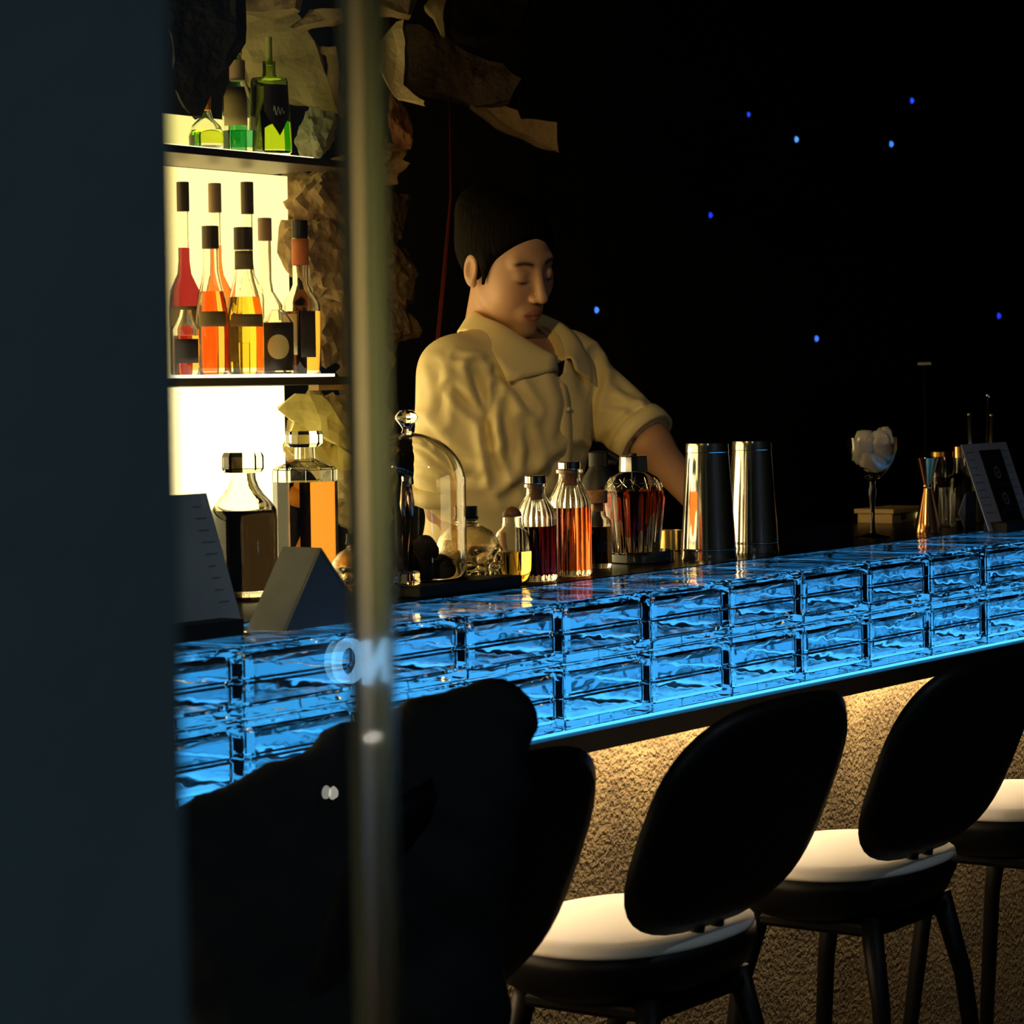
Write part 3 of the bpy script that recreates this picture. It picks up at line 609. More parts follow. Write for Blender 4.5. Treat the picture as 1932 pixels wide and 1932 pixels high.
def skull(label, px, Y, wpx, face, cork, tint, z=ZT, liq=None):
    p, s, yb = spot_on(px, Y, z); k = wpx*s
    o = thing('skull_bottle', label, 'bottle', p, face-math.pi/2, 'skull-shaped glass bottles on the bar')
    me = sk_me.copy(); me.materials.clear(); b = link('bottle_glass', me, tint, o); b.scale = (k, k, k)
    c = part_lathe(o, 'cork', cyl(0.17*k, 1.12*k, 1.33*k), cork, 20); c.location.y = -0.08*k
    return o
G_yel = glass('warm_clear_glass', (1.0, 0.95, 0.78), bump=(30, 0.1, 0.003))
skull('clear glass skull bottle half hidden behind the tent card', 664, 0.31, 92, TOCAM+0.1, M_blackcap, G_yel)
skull('clear glass skull bottle right of the glass dome', 890, 0.30, 112, TOCAM+0.75, M_blackcap, G_yel)
p, s, yb = spot_on(968, 0.262)
d = thing('round_bottle', 'small round bottle of yellow liquor with a ball stopper', 'bottle', p)
pr = pxp(s, yb, [(24, None), (31, yb-8), (35, yb-28), (36, 1045), (35, 1020), (29, 1003), (20, 994), (18, 985), (18, 976)])
body_parts(d, pr, 0.0022, 0.008, G_clear, ((yb-1040)*s, liquid('pale_gold', (0.95, 0.70, 0.14))), 40)
part_lathe(d, 'ball_stopper', [(0.0, (yb-976)*s)]+[(18.5*s*math.cos(a), (yb-974)*s+18*s*math.sin(a)) for a in [k*math.pi/2/8 for k in range(8)]]+[(0.0, (yb-955)*s)], mat('brown_wood_ball', (0.16, 0.06, 0.03), 0.5), 24)

# ---------------- glass dome on its board
zb = 0.017
pB, sB, yB = spot_on(808, 0.29)
bd = box('serving_board', (-0.115, -0.075, 0), (0.13, 0.115, zb), mat('black_slate', (0.012, 0.012, 0.012), 0.6, bump=(30, 0.3, 0.004)), None, 0.003); bd.location = pB
tag(bd, 'black slate board under the glass dome', 'board')
p, s, yb = spot_on(772, 0.32, ZT+zb)
dm = thing('glass_dome', 'clear glass cloche with a faceted crystal knob on the slate board', 'cloche', p)
R = 110*s; hz = (yb-816)*s; hc = hz-R*0.86
outer = [(R*1.02, 0.0), (R*1.02, 0.004), (R, 0.006)]+[(R, hc*k/6) for k in range(1, 7)]+[(R*math.cos(a), hc+R*0.86*math.sin(a)) for a in [k*math.pi/2/18 for k in range(1, 18)]]+[(0.0, hz)]
t = 0.0028; inner = [(R-t)*1.0 for _ in range(1)]
inn = [(0.0, hz-t)]+[((R-t)*math.cos(a), hc+(R*0.86-t)*math.sin(a)) for a in [k*math.pi/2/18 for k in range(17, 0, -1)]]+[(R-t, hc*k/6) for k in range(6, 0, -1)]+[(R-t, 0.0)]
lm = lathe_me('dome_glass', outer+inn, 64, 0, False); bmx = bmesh.new(); bmx.from_mesh(lm); v0 = [v for v in bmx.verts]
# close the foot ring
n_ = 64
bmx.verts.ensure_lookup_table(); first = [bmx.verts[k] for k in range(64)]; last = [bmx.verts[len(bmx.verts)-64+k] for k in range(64)]
for k in range(64):
    try: bmx.faces.new((first[k], last[k], last[(k+1) % 64], first[(k+1) % 64]))
    except ValueError: pass
bmesh.ops.recalc_face_normals(bmx, faces=bmx.faces[:]); bmx.to_mesh(lm); bmx.free()
link('dome_glass', lm, G_clear, dm, smooth=True)
kz = hz-0.001; kr = 22*s
part_lathe(dm, 'knob', [(0.0, kz), (kr*0.5, kz), (kr*0.36, kz+kr*0.35), (kr*0.5, kz+kr*0.6), (kr, kz+kr*1.25), (kr*0.98, kz+kr*1.5), (kr*0.6, kz+kr*1.95), (0.0, kz+kr*2.05)], G_clear, 9, False)
# what is kept under the dome
M_choc = mat('dark_lump', (0.022, 0.013, 0.010), 0.8, bump=(40, 0.9, 0.01))
for i, (px, py, r, Y) in enumerate(((748, 1075, 25, 0.33), (800, 1085, 24, 0.345), (838, 1072, 22, 0.33), (805, 1050, 25, 0.325), (775, 1060, 24, 0.36), (846, 1096, 17, 0.30))):
    q = at(px, Y, ZT+zb); sq = depth(q)/FPX; rr = r*sq
    bmx = bmesh.new(); bmesh.ops.create_icosphere(bmx, subdivisions=3, radius=rr)
    for v in bmx.verts: v.co *= 1+0.28*noise.noise(v.co*60+Vector((i*7, 0, 0))); v.co.z = max(v.co.z, -rr*0.8)
    me = bpy.data.meshes.new('dark_lump'); bmx.to_mesh(me); bmx.free()
    z = ZT+zb+rr*0.8 if i not in (3,) else ZT+zb+rr*2.1
    o = link('dark_lump', me, M_choc, None, loc=(q.x, q.y, z), smooth=True)
    tag(o, 'dark rough lump piled under the glass dome', 'food', 'dark lumps under the glass dome')
q = at(770, 0.30, ZT+zb); sq = depth(q)/FPX
tg = thing('metal_tongs', 'slim steel tongs standing upright under the glass dome', 'tongs', (q.x, q.y, ZT+zb))
for dx in (-0.007, 0.008):
    link('arm', tube_me('arm', [(dx*0.6, 0, 0.003), (dx, 0, 0.05), (dx*1.3, 0, 0.11), (dx*0.3, 0, 0.142)], 0.0035, 8, 0.0055), mat('rose_steel', (0.72, 0.56, 0.50), 0.2, 1.0), tg, smooth=True)
link('hinge', lathe_me('hinge', cyl(0.007, 0.138, 0.150), 16), M_chrome, tg)
q = at(768, 0.245, ZT+zb)
ic = box('ice_block', (-0.014, -0.014, 0.0005), (0.014, 0.014, 0.02), G_clear, None, 0.003, loc=(q.x, q.y, ZT+zb)); tag(ic, 'small clear cube at the foot of the steel tongs', 'ice cube')

# ---------------- ribbed bottles
def ribbed(label, px, Y, R_, ytop, ysh, yliq, lm, capw, neckr, ribs=22, yc=None):
    p, s, yb = spot_on(px, Y); o = thing('ribbed_bottle', label, 'bottle', p, 0, 'ribbed bottles with steel-topped corks')
    a = 0.035; yn = yc+22
    pr = [(R_*0.93*s, 0.0, 0), (R_*s, 0.005, a), (R_*s, (yb-ysh)*s, a), (R_*0.93*s, (yb-ysh+10)*s, a), (R_*0.72*s, (yb-ysh+26)*s, a), (neckr*1.1*s, (yb-ysh+40)*s, a*0.6), (neckr*s, (yb-ysh+48)*s, 0), (neckr*s, (yb-yc-8)*s, 0), (neckr*1.25*s, (yb-yc-6)*s, 0), (neckr*1.25*s, (yb-yc)*s, 0)]
    body_parts(o, pr, 0.0024, 0.010, G_clear, ((yb-yliq)*s, lm), 132, ribs)
    part_lathe(o, 'cork', cyl(neckr*0.80*s, (yb-yc-30)*s, (yb-yc+1)*s), M_cork, 20)
    part_lathe(o, 'steel_cap', cyl(capw*s, (yb-yc)*s+0.0003, (yb-ytop)*s, 0.0012), M_chrome, 32)
    return o
ribbed('ribbed bottle of black liqueur with steel cap, left of the red one', 1013, 0.262, 38, 897, 975, 992, liquid('black_liqueur', (0.02, 0.001, 0.001)), 20, 17, yc=913)
ribbed('ribbed bottle of bright red-orange liqueur with steel cap', 1077, 0.272, 39, 871, 948, 957, liquid('red_liqueur', (0.80, 0.17, 0.045)), 21, 20, yc=886)
# small dark bottle with wide cork
p, s, yb = spot_on(1128, 0.33)
d = thing('cork_bottle', 'small dark bottle with a wide brown cork between red bottle and cut decanter', 'bottle', p)
body_parts(d, pxp(s, yb, [(25, None), (27, yb-5), (27, 990), (26, 982), (17, 973), (15, 960), (15, 950)]), 0.002, 0.008, G_clear, ((yb-993)*s, MATS['liquid_black_spirit']), 40)
part_lathe(d, 'cork', cyl(20*s, (yb-949)*s, (yb-925)*s), M_cork, 24); part_lathe(d, 'cork_plug', cyl(12*s, (yb-965)*s, (yb-949)*s), M_cork, 16)
# black siphon
p, s, yb = spot_on(1132, 0.44)
d = thing('cream_siphon', 'matt black siphon with lever head behind the small dark bottle', 'siphon', p)
part_lathe(d, 'bottle', [(0.0, 0.0)]+pxp(s, yb, [(38, None), (40, yb-4), (40, 950), (38, 930), (30, 900), (20, 885), (18, 880)])+[(0.0, (yb-880)*s)], M_blkm, 40)
part_lathe(d, 'head', cyl(19*s, (yb-882)*s, (yb-852)*s, 0.002), M_blkm, 24)
rt = Vector((Rv[0], Rv[1], 0)).normalized()
link('lever', tube_me('lever', [rt*(-12*s)+Vector((0, 0, (yb-858)*s)), rt*(20*s)+Vector((0, 0, (yb-856)*s)), rt*(40*s)+Vector((0, 0, (yb-868)*s)), rt*(44*s)+Vector((0, 0, (yb-885)*s))], 0.006, 8), M_blkm, d, smooth=True)
link('nozzle', tube_me('nozzle', [rt*(10*s)+Vector((0, 0, (yb-872)*s)), rt*(34*s)+Vector((0, 0, (yb-874)*s))], 0.007, 10), M_blkm, d, smooth=True)
# cut-glass decanter on coaster
p, s, yb = spot_on(1212, 0.335)
cz = 0.020
cs = thing('coaster_tray', 'low round smoked-glass tray under the cut decanter', 'tray', p)
part_lathe(cs, 'tray_disc', [(0.0, 0.0), (58*s, 0.0), (61*s, 0.002), (61*s, cz), (58*s, cz), (57*s, cz-0.005), (0.0, cz-0.005)], mat('smoked_blue_glass', (0.02, 0.03, 0.04), 0.08, coat=1.0), 48)
zc_ = ZT+cz-0.0049
p, s, yb = spot_on(1197, 0.335, zc_)
d = thing('cut_decanter', 'cut-crystal decanter of red liqueur with steel cap on the round tray', 'decanter', p)
pr = [(44*s, 0.0, 0), (47*s, 0.003, 0.03), (50*s, (yb-1015)*s, 0.03), (58*s, (yb-940)*s, 0.03), (57*s, (yb-928)*s, 0.01), (54*s, (yb-915)*s, 0.0), (44*s, (yb-900)*s, 0.0), (30*s, (yb-892)*s, 0.0), (24*s, (yb-888)*s, 0.0), (24*s, (yb-884)*s, 0)]
body_parts(d, pr, 0.006, 0.010, G_clear, ((yb-926)*s, None), 96, 14)
lz = lambda y: (yb-y)*s
link('liquid', lathe_me('liquid', [(0.0, lz(1012)), (9*s, lz(1010)), (13*s, lz(1000)), (24*s, lz(975)), (44*s, lz(946)), (50*s, lz(932)), (49.5*s, lz(926)), (0.0, lz(926))], 48, 0, False), liquid('red_cordial', (0.82, 0.14, 0.03)), d, smooth=True)
part_lathe(d, 'steel_cap', [(0.0, lz(891)), (26*s, lz(891)), (27*s, lz(889)), (26*s, lz(862)), (25*s, lz(860)), (0.0, lz(860))], M_chrome, 14, False)
part_lathe(d, 'cap_knob', cyl(7*s, lz(860), lz(855)), M_blkm, 16); part_lathe(d, 'dropper', cyl(4*s, lz(928), lz(891)), M_blkm, 12)
for k in range(7):     # star cuts on the shoulder
    a0 = TOCAM-1.35+k*0.45; c_r, c_z = 51*s, lz(910)
    for q in range(4):
        t = q*math.pi/4; e1 = 0.011*math.cos(t); e2 = 0.009*math.sin(t)
        pts = []
        for sg_ in (-1, 0, 1):
            a = a0+sg_*e1/c_r; z = c_z+sg_*e2; r = interp([(e[0], e[1]) for e in pr], z)+0.0004; pts.append((r*math.cos(a), r*math.sin(a), z))
        link('star_cut', tube_me('star_cut', pts, 0.0007, 5), G_clear, d)
# brass candle cup
p, s, yb = spot_on(1264, 0.45)
d = thing('brass_cup', 'small brass cup with a candle glow behind the round tray', 'cup', p)
part_lathe(d, 'cup_wall', [(0.0, 0.0), (22*s, 0.0), (24*s, 0.002), (24*s, (yb-1000)*s), (22.5*s, (yb-1000)*s), (22*s, 0.004), (0.0, 0.004)], mat('brass', (0.80, 0.55, 0.18), 0.28, 1.0), 32)
part_lathe(d, 'wax', cyl(21.5*s, 0.0045, (yb-1008)*s), mat('wax', (0.8, 0.7, 0.5), 0.6), 24)
# shakers
M_steel = mat('brushed_shaker_steel', (0.80, 0.79, 0.77), 0.13, 1.0, bump=(200, 0.05, 0.0005, (1, 1, 0.02)))
for (px, Y, rt_, rb_, yt, lab) in ((1337, 0.264, 39, 53, 835, 'steel shaker tin standing upside down, nearer of the two'), (1421, 0.287, 36, 49, 831, 'steel shaker tin standing upside down, farther of the two')):
    p, s, yb = spot_on(px, Y); o = thing('shaker_tin', lab, 'shaker', p, 0, 'steel shaker tins'); H = (yb-yt)*s
    rr = lambda z: (rb_+(rt_-rb_)*(z/H)**1.12)*s
    zs = [H*k/24 for k in range(25)]
    part_lathe(o, 'tin', [(0.0, 0.002), (rb_*s-0.003, 0.002), (rb_*s-0.002, 0.0), (rb_*s+0.0008, 0.0), (rb_*s+0.001, 0.003)]+[(rr(z), z) for z in zs[1:22]]+[(rr(H*0.915)-0.0002, H*0.916), (rr(H*0.92)+0.0006, H*0.92), (rr(H*0.94)+0.0006, H*0.94), (rr(H*0.96)+0.0006, H*0.96), (rr(H*0.98)+0.0006, H*0.98), (rr(H)+0.0004, H*0.994), (rr(H)-0.001, H), (0.0, H)], M_steel, 64)
    ring = [(rr(0.018)+0.0001, 0.016), (rr(0.018)+0.0009, 0.017), (rr(0.018)+0.0009, 0.019), (rr(0.018)+0.0001, 0.020)]
    part_lathe(o, 'base_band', ring, M_steel, 48)
# coupe with ice
p, s, yb = spot_on(1647, 0.30)
d = thing('stemmed_glass', 'stemmed cocktail glass heaped with clear ice', 'glass', p)
z = lambda y: (yb-y)*s
bowl_o = [(0.0, 0.0), (33*s, 0.0), (33*s, 0.0015), (20*s, 0.004), (6*s, 0.008), (4.2*s, z(995)), (4.2*s, z(960)), (6*s, z(940)), (8*s, z(928)), (5.5*s, z(918)), (6*s, z(908)), (14*s, z(902)), (28*s, z(890)), (40*s, z(872)), (46.5*s, z(850)), (48*s, z(825))]
bowl_i = [(46.6*s, z(825)), (45*s, z(850)), (38.5*s, z(872)), (27*s, z(887)), (12*s, z(899)), (0.0, z(901))]
link('glass_bowl', lathe_me('glass_bowl', bowl_o+bowl_i, 56, 0, False), G_clear, d, smooth='sharp')
M_ice = mat('frosty_ice', (0.92, 0.90, 0.86), 0.25, 0, 0.45, 1.31, bump=(60, 0.6, 0.004))
rot_rt = math.atan2(Rv[1], Rv[0])
for i, (dx, y0, w_, h_, tl) in enumerate(((-16, 844, 40, 66, 0.15), (17, 842, 38, 64, -0.12), (29, 824, 22, 38, -0.3), (0, 870, 50, 40, 0.5), (-2, 842, 34, 52, -0.1))):
    bmx = bmesh.new(); bmesh.ops.create_icosphere(bmx, subdivisions=3, radius=1)
    for v in bmx.verts:
        q = v.co.copy(); m_ = max(abs(q.x), abs(q.y), abs(q.z)); q = q/m_*0.45+q*0.55; q *= 1+0.22*noise.noise(q*2.2+Vector((i*5.2, 3, 1))); v.co = Vector((q.x*w_*s/2, q.y*w_*s/2*0.8, q.z*h_*s/2))
    me = bpy.data.meshes.new('ice_chunk'); bmx.to_mesh(me); bmx.free()
    c = p+rt*(dx*s)+Vector((0, 0, z(y0)))
    o = link('ice_chunk', me, M_ice, None, loc=c, rot=(0, tl, rot_rt), smooth=True)
    tag(o, ['rounded ice chunk on the left side of the stemmed glass', 'large ice chunk on the right side of the stemmed glass', 'pointed ice chunk sticking up highest above the stemmed glass', 'broad ice chunk lowest in the bowl of the stemmed glass', 'ice chunk in the middle of the stemmed glass'][i], 'ice', 'ice chunks in the stemmed glass')
# copper jigger
p, s, yb = spot_on(1751, 0.262)
z = lambda y: (yb-y)*s
d = thing('jigger', 'copper double-cone jigger near the right end of the bar', 'jigger', p)
M_cop = mat('copper', (0.86, 0.42, 0.20), 0.16, 1.0)
part_lathe(d, 'measure_cups', [(0.0, z(960)), (22*s, 0.002), (23.5*s, 0.0), (26*s, 0.0), (26.5*s, 0.003), (23*s, z(985)), (8.5*s, z(922)), (8*s, z(917)), (8.6*s, z(912)), (20*s, z(872)), (22.5*s, z(864)), (21.5*s, z(864)), (7*s, z(908)), (0.0, z(910))], M_cop, 40)
part_lathe(d, 'waist_ring', [(8.4*s, z(921)), (9.6*s, z(919)), (9.6*s, z(915)), (8.6*s, z(913))], M_cop, 24)
# right-hand cluster
p, s, yb = spot_on(1775, 0.43); z = lambda y: (yb-y)*s
d = thing('amber_bottle', 'amber glass bottle with a golden lid behind the jigger', 'bottle', p)
body_parts(d, [(18*s, 0.0), (20*s, 0.003), (20*s, z(882)), (17*s, z(870)), (17*s, z(862))], 0.002, 0.008, G_clear, (z(900), liquid('honey', (0.85, 0.50, 0.10))), 32)
part_lathe(d, 'lid', cyl(18*s, z(862), z(852)), mat('gold_lid', (0.75, 0.45, 0.12), 0.35, 1.0), 28)
p, s, yb = spot_on(1814, 0.37); z = lambda y: (yb-y)*s
d = thing('red_bottle', 'dark red bottle with copper collar beside the right menu card', 'bottle', p)
body_parts(d, [(28*s, 0.0), (31*s, 0.004), (31*s, z(912)), (28*s, z(900)), (16*s, z(893)), (14*s, z(884)), (14*s, z(864))], 0.002, 0.010, G_clear, (z(897), liquid('dark_red', (0.45, 0.05, 0.02))), 40)
part_lathe(d, 'copper_collar', cyl(15.5*s, z(864), z(842)), M_cop, 28)
p, s, yb = spot_on(1787, 0.315); z = lambda y: (yb-y)*s
d = thing('crystal_tumbler', 'small ribbed crystal tumbler between jigger and menu card', 'glass', p)
body_parts(d, [(13*s, 0.0, 0), (15*s, 0.002, 0.04), (18*s, z(940), 0.04), (19*s, z(920), 0.0)], 0.0018, 0.008, G_clear, None, 72, 14)
p, s, yb = spot_on(1822, 0.25); z = lambda y: (yb-y)*s
d = thing('small_card', 'small black card with a grey folded corner before the red bottle', 'card', p)
hc_ = z(928)
link('card_face', poly_prism('card_face', [(-0.004, 0.0), (0.045, 0.0), (0.050, hc_), (0.004, hc_)], 0, 0.0015), M_ink, d)
link('grey_corner', poly_prism('grey_corner', [(-0.030, hc_*0.45), (-0.001, hc_*0.02), (0.001, hc_*0.95)], 0, 0.0015), mat('grey_card', (0.34, 0.32, 0.33), 0.7), d)
# utensil holder with tapered sticks
p, s, yb = spot_on(1852, 0.335); z = lambda y: (yb-y)*s
d = thing('utensil_cup', 'dark cup of bar utensils behind the right menu card', 'cup', p)
part_lathe(d, 'cup_wall', [(0.0, 0.0), (30*s, 0.0), (32*s, 0.003), (33*s, z(880)), (31*s, z(880)), (30*s, 0.006), (0.0, 0.006)], M_blkm, 32)
for (px, yt, lab, m) in ((1831, 779, 'pale tapered utensil handle, left one above the menu card', mat('silver_tool', (0.75, 0.66, 0.58), 0.25, 1.0)), (1873, 781, 'golden tapered utensil handle, right one above the menu card', mat('gold_tool', (0.85, 0.62, 0.28), 0.25, 1.0))):
    q = rt*((px-1852)*s); o = thing('bar_utensil', lab, 'utensil', p+Vector((0, 0, 0.0065)), 0, 'utensils in the dark cup')
    b0 = q*0.62
    link('handle', tube_me('handle', [b0, b0+(q-b0)*0.6+Vector((0, 0, z(880)*0.9)), q+Vector((0, 0, z(yt)-0.0065-0.003))], 0.0085, 10, 0.0044), m, o, smooth=True)
    e = link('end_cap', lathe_me('end_cap', [(0.0, -0.001), (0.0046, -0.001), (0.0048, 0.001), (0.004, 0.003), (0.0, 0.004)], 12), m, o, loc=q+Vector((0, 0, z(yt)-0.0065-0.003)))
q = rt*((1867-1852)*s)
o = thing('bar_spoon', 'thin dark bar spoon with a bright ball end, tallest in the cup', 'utensil', p+Vector((0, 0, 0.0065)), 0, 'utensils in the dark cup')
link('shaft', tube_me('shaft', [q*0.4, q+Vector((0, 0, z(752)))], 0.0022, 8), M_blkm, o, smooth=True)
bmx = bmesh.new(); bmesh.ops.create_uvsphere(bmx, u_segments=14, v_segments=10, radius=0.0058); me = bpy.data.meshes.new('ball_end'); bmx.to_mesh(me); bmx.free()
link('ball_end', me, M_chrome, o, loc=q+Vector((0, 0, z(752))), smooth=True)
# wooden box and tap at the back edge
p, s, yb = spot_on(1690, 0.51); hb = (yb-957)*s
d = thing('wooden_box', 'low wooden box with a knob at the back edge behind the stemmed glass', 'box', p)
M_wd = mat('yellow_wood', (0.55, 0.38, 0.16), 0.55, bump=(25, 0.2, 0.003, (1, 6, 6)), vary=(8, (0.42, 0.28, 0.11)))
wx = 40*s/0.6
box('box_body', (-wx, -0.03, 0), (wx, 0.05, hb-0.010), M_wd, d, 0.0015); box('lid', (-wx-0.006, -0.036, hb-0.0098), (wx+0.006, 0.055, hb), M_wd, d, 0.0015)
for (dx, m) in ((-0.03, M_blkm), (0.035, glow('tiny_lamp', (0.75, 0.7, 0.2), 0.5))):
    link('knob', lathe_me('knob', [(0.0, 0.0), (0.006, 0.0), (0.006, 0.006), (0.004, 0.008), (0.0, 0.0085)], 16), m, d, loc=(dx, -0.0302, hb*0.42), rot=(math.pi/2, 0, 0))
p = at(1748, 0.55, ZT); s = depth(p)/FPX; yb = proj(p)[1]; z = lambda y: (yb-y)*s
d = thing('slim_tap', 'slim dark tap rising at the back edge right of the stemmed glass', 'tap', p)
part_lathe(d, 'post', cyl(0.0040, 0.0, z(690)), mat('dull_black_tap', (0.002, 0.002, 0.002), 0.7, spec=0.1), 16); box('spout', (-0.012, -0.022, z(690)+0.0003), (0.012, 0.012, z(683)), mat('dull_steel', (0.05, 0.05, 0.052), 0.4, 1.0), d, 0.001)
part_lathe(d, 'flange', cyl(0.012, -0.0, 0.006), M_blkm, 20)
# ================================================================== BAR STOOLS
M_seat = mat('cream_leather', (0.88, 0.82, 0.72), 0.45, bump=(60, 0.08, 0.002))
M_blackfab = mat('black_leather', (0.0035, 0.0035, 0.004), 0.5, bump=(80, 0.1, 0.002), spec=0.3)
M_leg = mat('black_powder_coat', (0.003, 0.003, 0.003), 0.5, spec=0.25)
ZS = 0.735
def superell(n, a, b, e, N):
    return [(a*math.copysign(abs(math.cos(t))**(2/e), math.cos(t)), b*math.copysign(abs(math.sin(t))**(2/e), math.sin(t))) for t in [2*math.pi*k/N for k in range(N)]]
def seat_me(name, layers, N=48, e=2.6):
    """layers (scale, z)"""
    v = []; f = []
    for (sx, sy, z) in layers:
        for (x, y) in superell(0, sx, sy, e, N): v.append((x, y, z))
    K = len(layers)
    for i in range(K-1):
        for k in range(N): k2 = (k+1) % N; f.append((i*N+k, i*N+k2, (i+1)*N+k2, (i+1)*N+k))
    f.append(tuple(reversed(range(N)))); f.append(tuple(range((K-1)*N, K*N)))
    return pydata(name, v, f)
def stool():
    r = thing('bar_stool', 'black-backed bar stool with cream seat', 'bar stool', (0, 0, 0))
    a, b = 0.185, 0.140
    link('seat_cushion', seat_me('seat_cushion', [(a-0.002, b-0.002, ZS-0.014), (a, b, ZS-0.011), (a-0.001, b-0.001, ZS-0.006), (a-0.010, b-0.010, ZS-0.001), (a-0.03, b-0.03, ZS+0.002), (a*0.5, b*0.5, ZS+0.003), (0.01, 0.01, ZS+0.003)], e=2.35), M_seat, r, smooth=True, loc=(0, 0.012, 0))
    link('seat_base', seat_me('seat_base', [(a-0.04, b-0.04, ZS-0.075), (a-0.012, b-0.012, ZS-0.060), (a+0.001, b+0.001, ZS-0.03), (a+0.001, b+0.001, ZS-0.0142)], e=2.35), M_blackfab, r, smooth=True, loc=(0, 0.012, 0))
    # backrest: leaning, slightly wrapped superellipse pad
    N, K = 40, 9; hw, hh, th = 0.222, 0.142, 0.036; zc = 0.882; v = []; f = []
    def pt(x, z, d):
        y = -0.115-(z-0.745)*0.40+0.35*x*x; return (x, y-d, z)
    for side in (1, -1):
        for k in range(K+1):
            q = k/K; d = side*th/2*math.sqrt(max(0.0, 1-max(0.0, (q-0.72)/0.28)**2)) if k < K else 0.0
            for (x, z) in superell(0, hw*q+1e-4, hh*q+1e-4, 3.0, N): v.append(pt(x, zc+z, d))
    off = (K+1)*N
    for i in range(K):
        for k in range(N):
            k2 = (k+1) % N; f.append((i*N+k, (i+1)*N+k, (i+1)*N+k2, i*N+k2)); f.append((off+i*N+k, off+i*N+k2, off+(i+1)*N+k2, off+(i+1)*N+k))
    f.append(tuple(range(N))); f.append(tuple(reversed(range(off, off+N))))
    me = pydata('backrest', v, f); bm = bmesh.new(); bm.from_mesh(me); bmesh.ops.remove_doubles(bm, verts=bm.verts, dist=1e-5); bmesh.ops.recalc_face_normals(bm, faces=bm.faces); bm.to_mesh(me); bm.free()
    link('backrest', me, M_blackfab, r, smooth=True)
    for sx in (-0.022, 0.022): link('back_support', tube_me('back_support', [(sx, -0.06, ZS-0.07), (sx, -0.10, ZS-0.03), (sx, -0.118, ZS+0.07)], 0.010, 8), M_leg, r, smooth=True)
    for sx in (-1, 1):
        for sy in (-1, 1): link('leg', tube_me('leg', [(sx*0.105, sy*0.085, ZS-0.07), (sx*0.125, sy*0.11, 0.55), (sx*0.175, sy*0.165, 0.0)], 0.016, 10, 0.010), M_leg, r, smooth=True)
    for sy in (-1, 1): link('foot_rail', tube_me('foot_rail', [(-0.15, sy*0.137, 0.26), (0.15, sy*0.137, 0.26)], 0.008, 8), M_leg, r, smooth=True)
    for sx in (-1, 1): link('foot_rail', tube_me('foot_rail', [(sx*0.15, -0.137, 0.26), (sx*0.15, 0.137, 0.26)], 0.008, 8), M_leg, r, smooth=True)
    link('swivel_plate', box_me('swivel_plate', (-0.12, -0.10, ZS-0.095), (0.12, 0.10, ZS-0.0755), 0.006), M_leg, r)
    return r
st0 = stool()
SL = ['nearest bar stool, its black back draped with a dark coat', 'bar stool with cream seat and black back, second from the coat', 'bar stool with cream seat and black back, third from the coat', 'farthest bar stool, cut off by the right edge', 'bar stool beyond the right edge of the row']
for i, lab in enumerate(SL[:4]):
    o = st0 if i == 0 else copy_tree(st0)
    o.location = (-0.130+0.565*i, -0.25, 0); o['label'] = lab; o['group'] = 'bar stools along the counter'
# coat over the nearest stool
t1 = 2.60
def coat_sd(Pw):
    d = None; D = (Pw-CAM); w = D@Fv
    lx = (D@Rv); ly = (D@Uv); q = np.stack([lx, ly, (w-t1)*1.7], -1)
    def c(px, py): return np.array([(px-966)/FPX*t1, -(py-PPY)/FPX*t1, 0])
    m = t1/FPX
    for (x0, y0, x1, y1, r0, r1) in ((820, 1372, 945, 1342, 62, 58), (850, 1400, 950, 1390, 60, 52), (660, 1445, 835, 1420, 72, 80), (490, 1535, 660, 1445, 72, 70), (360, 1590, 490, 1535, 80, 72), (420, 1760, 820, 1640, 170, 150), (700, 1520, 890, 1490, 110, 110), (480, 1900, 800, 1880, 130, 140), (860, 1500, 880, 1760, 90, 70), (880, 1780, 900, 1960, 70, 70)):
        e = sd_cap(q, c(x0, y0), c(x1, y1), r0*m, r1*m); d = e if d is None else smin(d, e, 0.025)
    d = d+0.006*np.sin(Pw[..., 0]*60+Pw[..., 2]*35)*np.sin(Pw[..., 2]*48-Pw[..., 1]*30)
    return d
c0 = np.array(onD(640, 1650, t1))
cv, cf = surfnet(coat_sd, c0-np.array([0.36, 0.36, 0.30]), c0+np.array([0.36, 0.36, 0.32]), 0.010)
o = link('coat', np_mesh('coat', cv, cf), mat('black_padded_cloth', (0.008, 0.009, 0.012), 0.75, bump=(25, 0.5, 0.01)), None, smooth=True)
tag(o, 'bulky black coat hung over the back of the nearest bar stool', 'coat')
# ================================================================== BARTENDER
T0 = 4.88
RT = np.array([Rv[0], Rv[1], 0.0]); RT /= np.linalg.norm(RT); TC = np.array([-Fv[0], -Fv[1], 0.0]); TC /= np.linalg.norm(TC); UP = np.array([0, 0, 1.0])
def J(px, py, off=0.0): return np.array(onD(px, py, T0-off))
pers = thing('person', 'bartender in a cream short-sleeved shirt looking down at work behind the bar', 'person', (J(950, 900)[0], J(950, 900)[1], 0))
base = np.array(pers.location)
def head_basis(yaw, pitch, roll):
    f0 = math.cos(yaw)*TC+math.sin(yaw)*RT; x0 = math.cos(yaw)*RT-math.sin(yaw)*TC       # x0 = her left
    f1 = math.cos(pitch)*f0-math.sin(pitch)*UP; u1 = math.cos(pitch)*UP+math.sin(pitch)*f0
    Rm = np.array(Matrix.Rotation(roll, 3, Vector(TC)))
    return np.stack([Rm@x0, Rm@f1, Rm@u1], 1)       # columns
HB = head_basis(math.radians(40), math.radians(26), math.radians(10)); HC = J(956, 500)
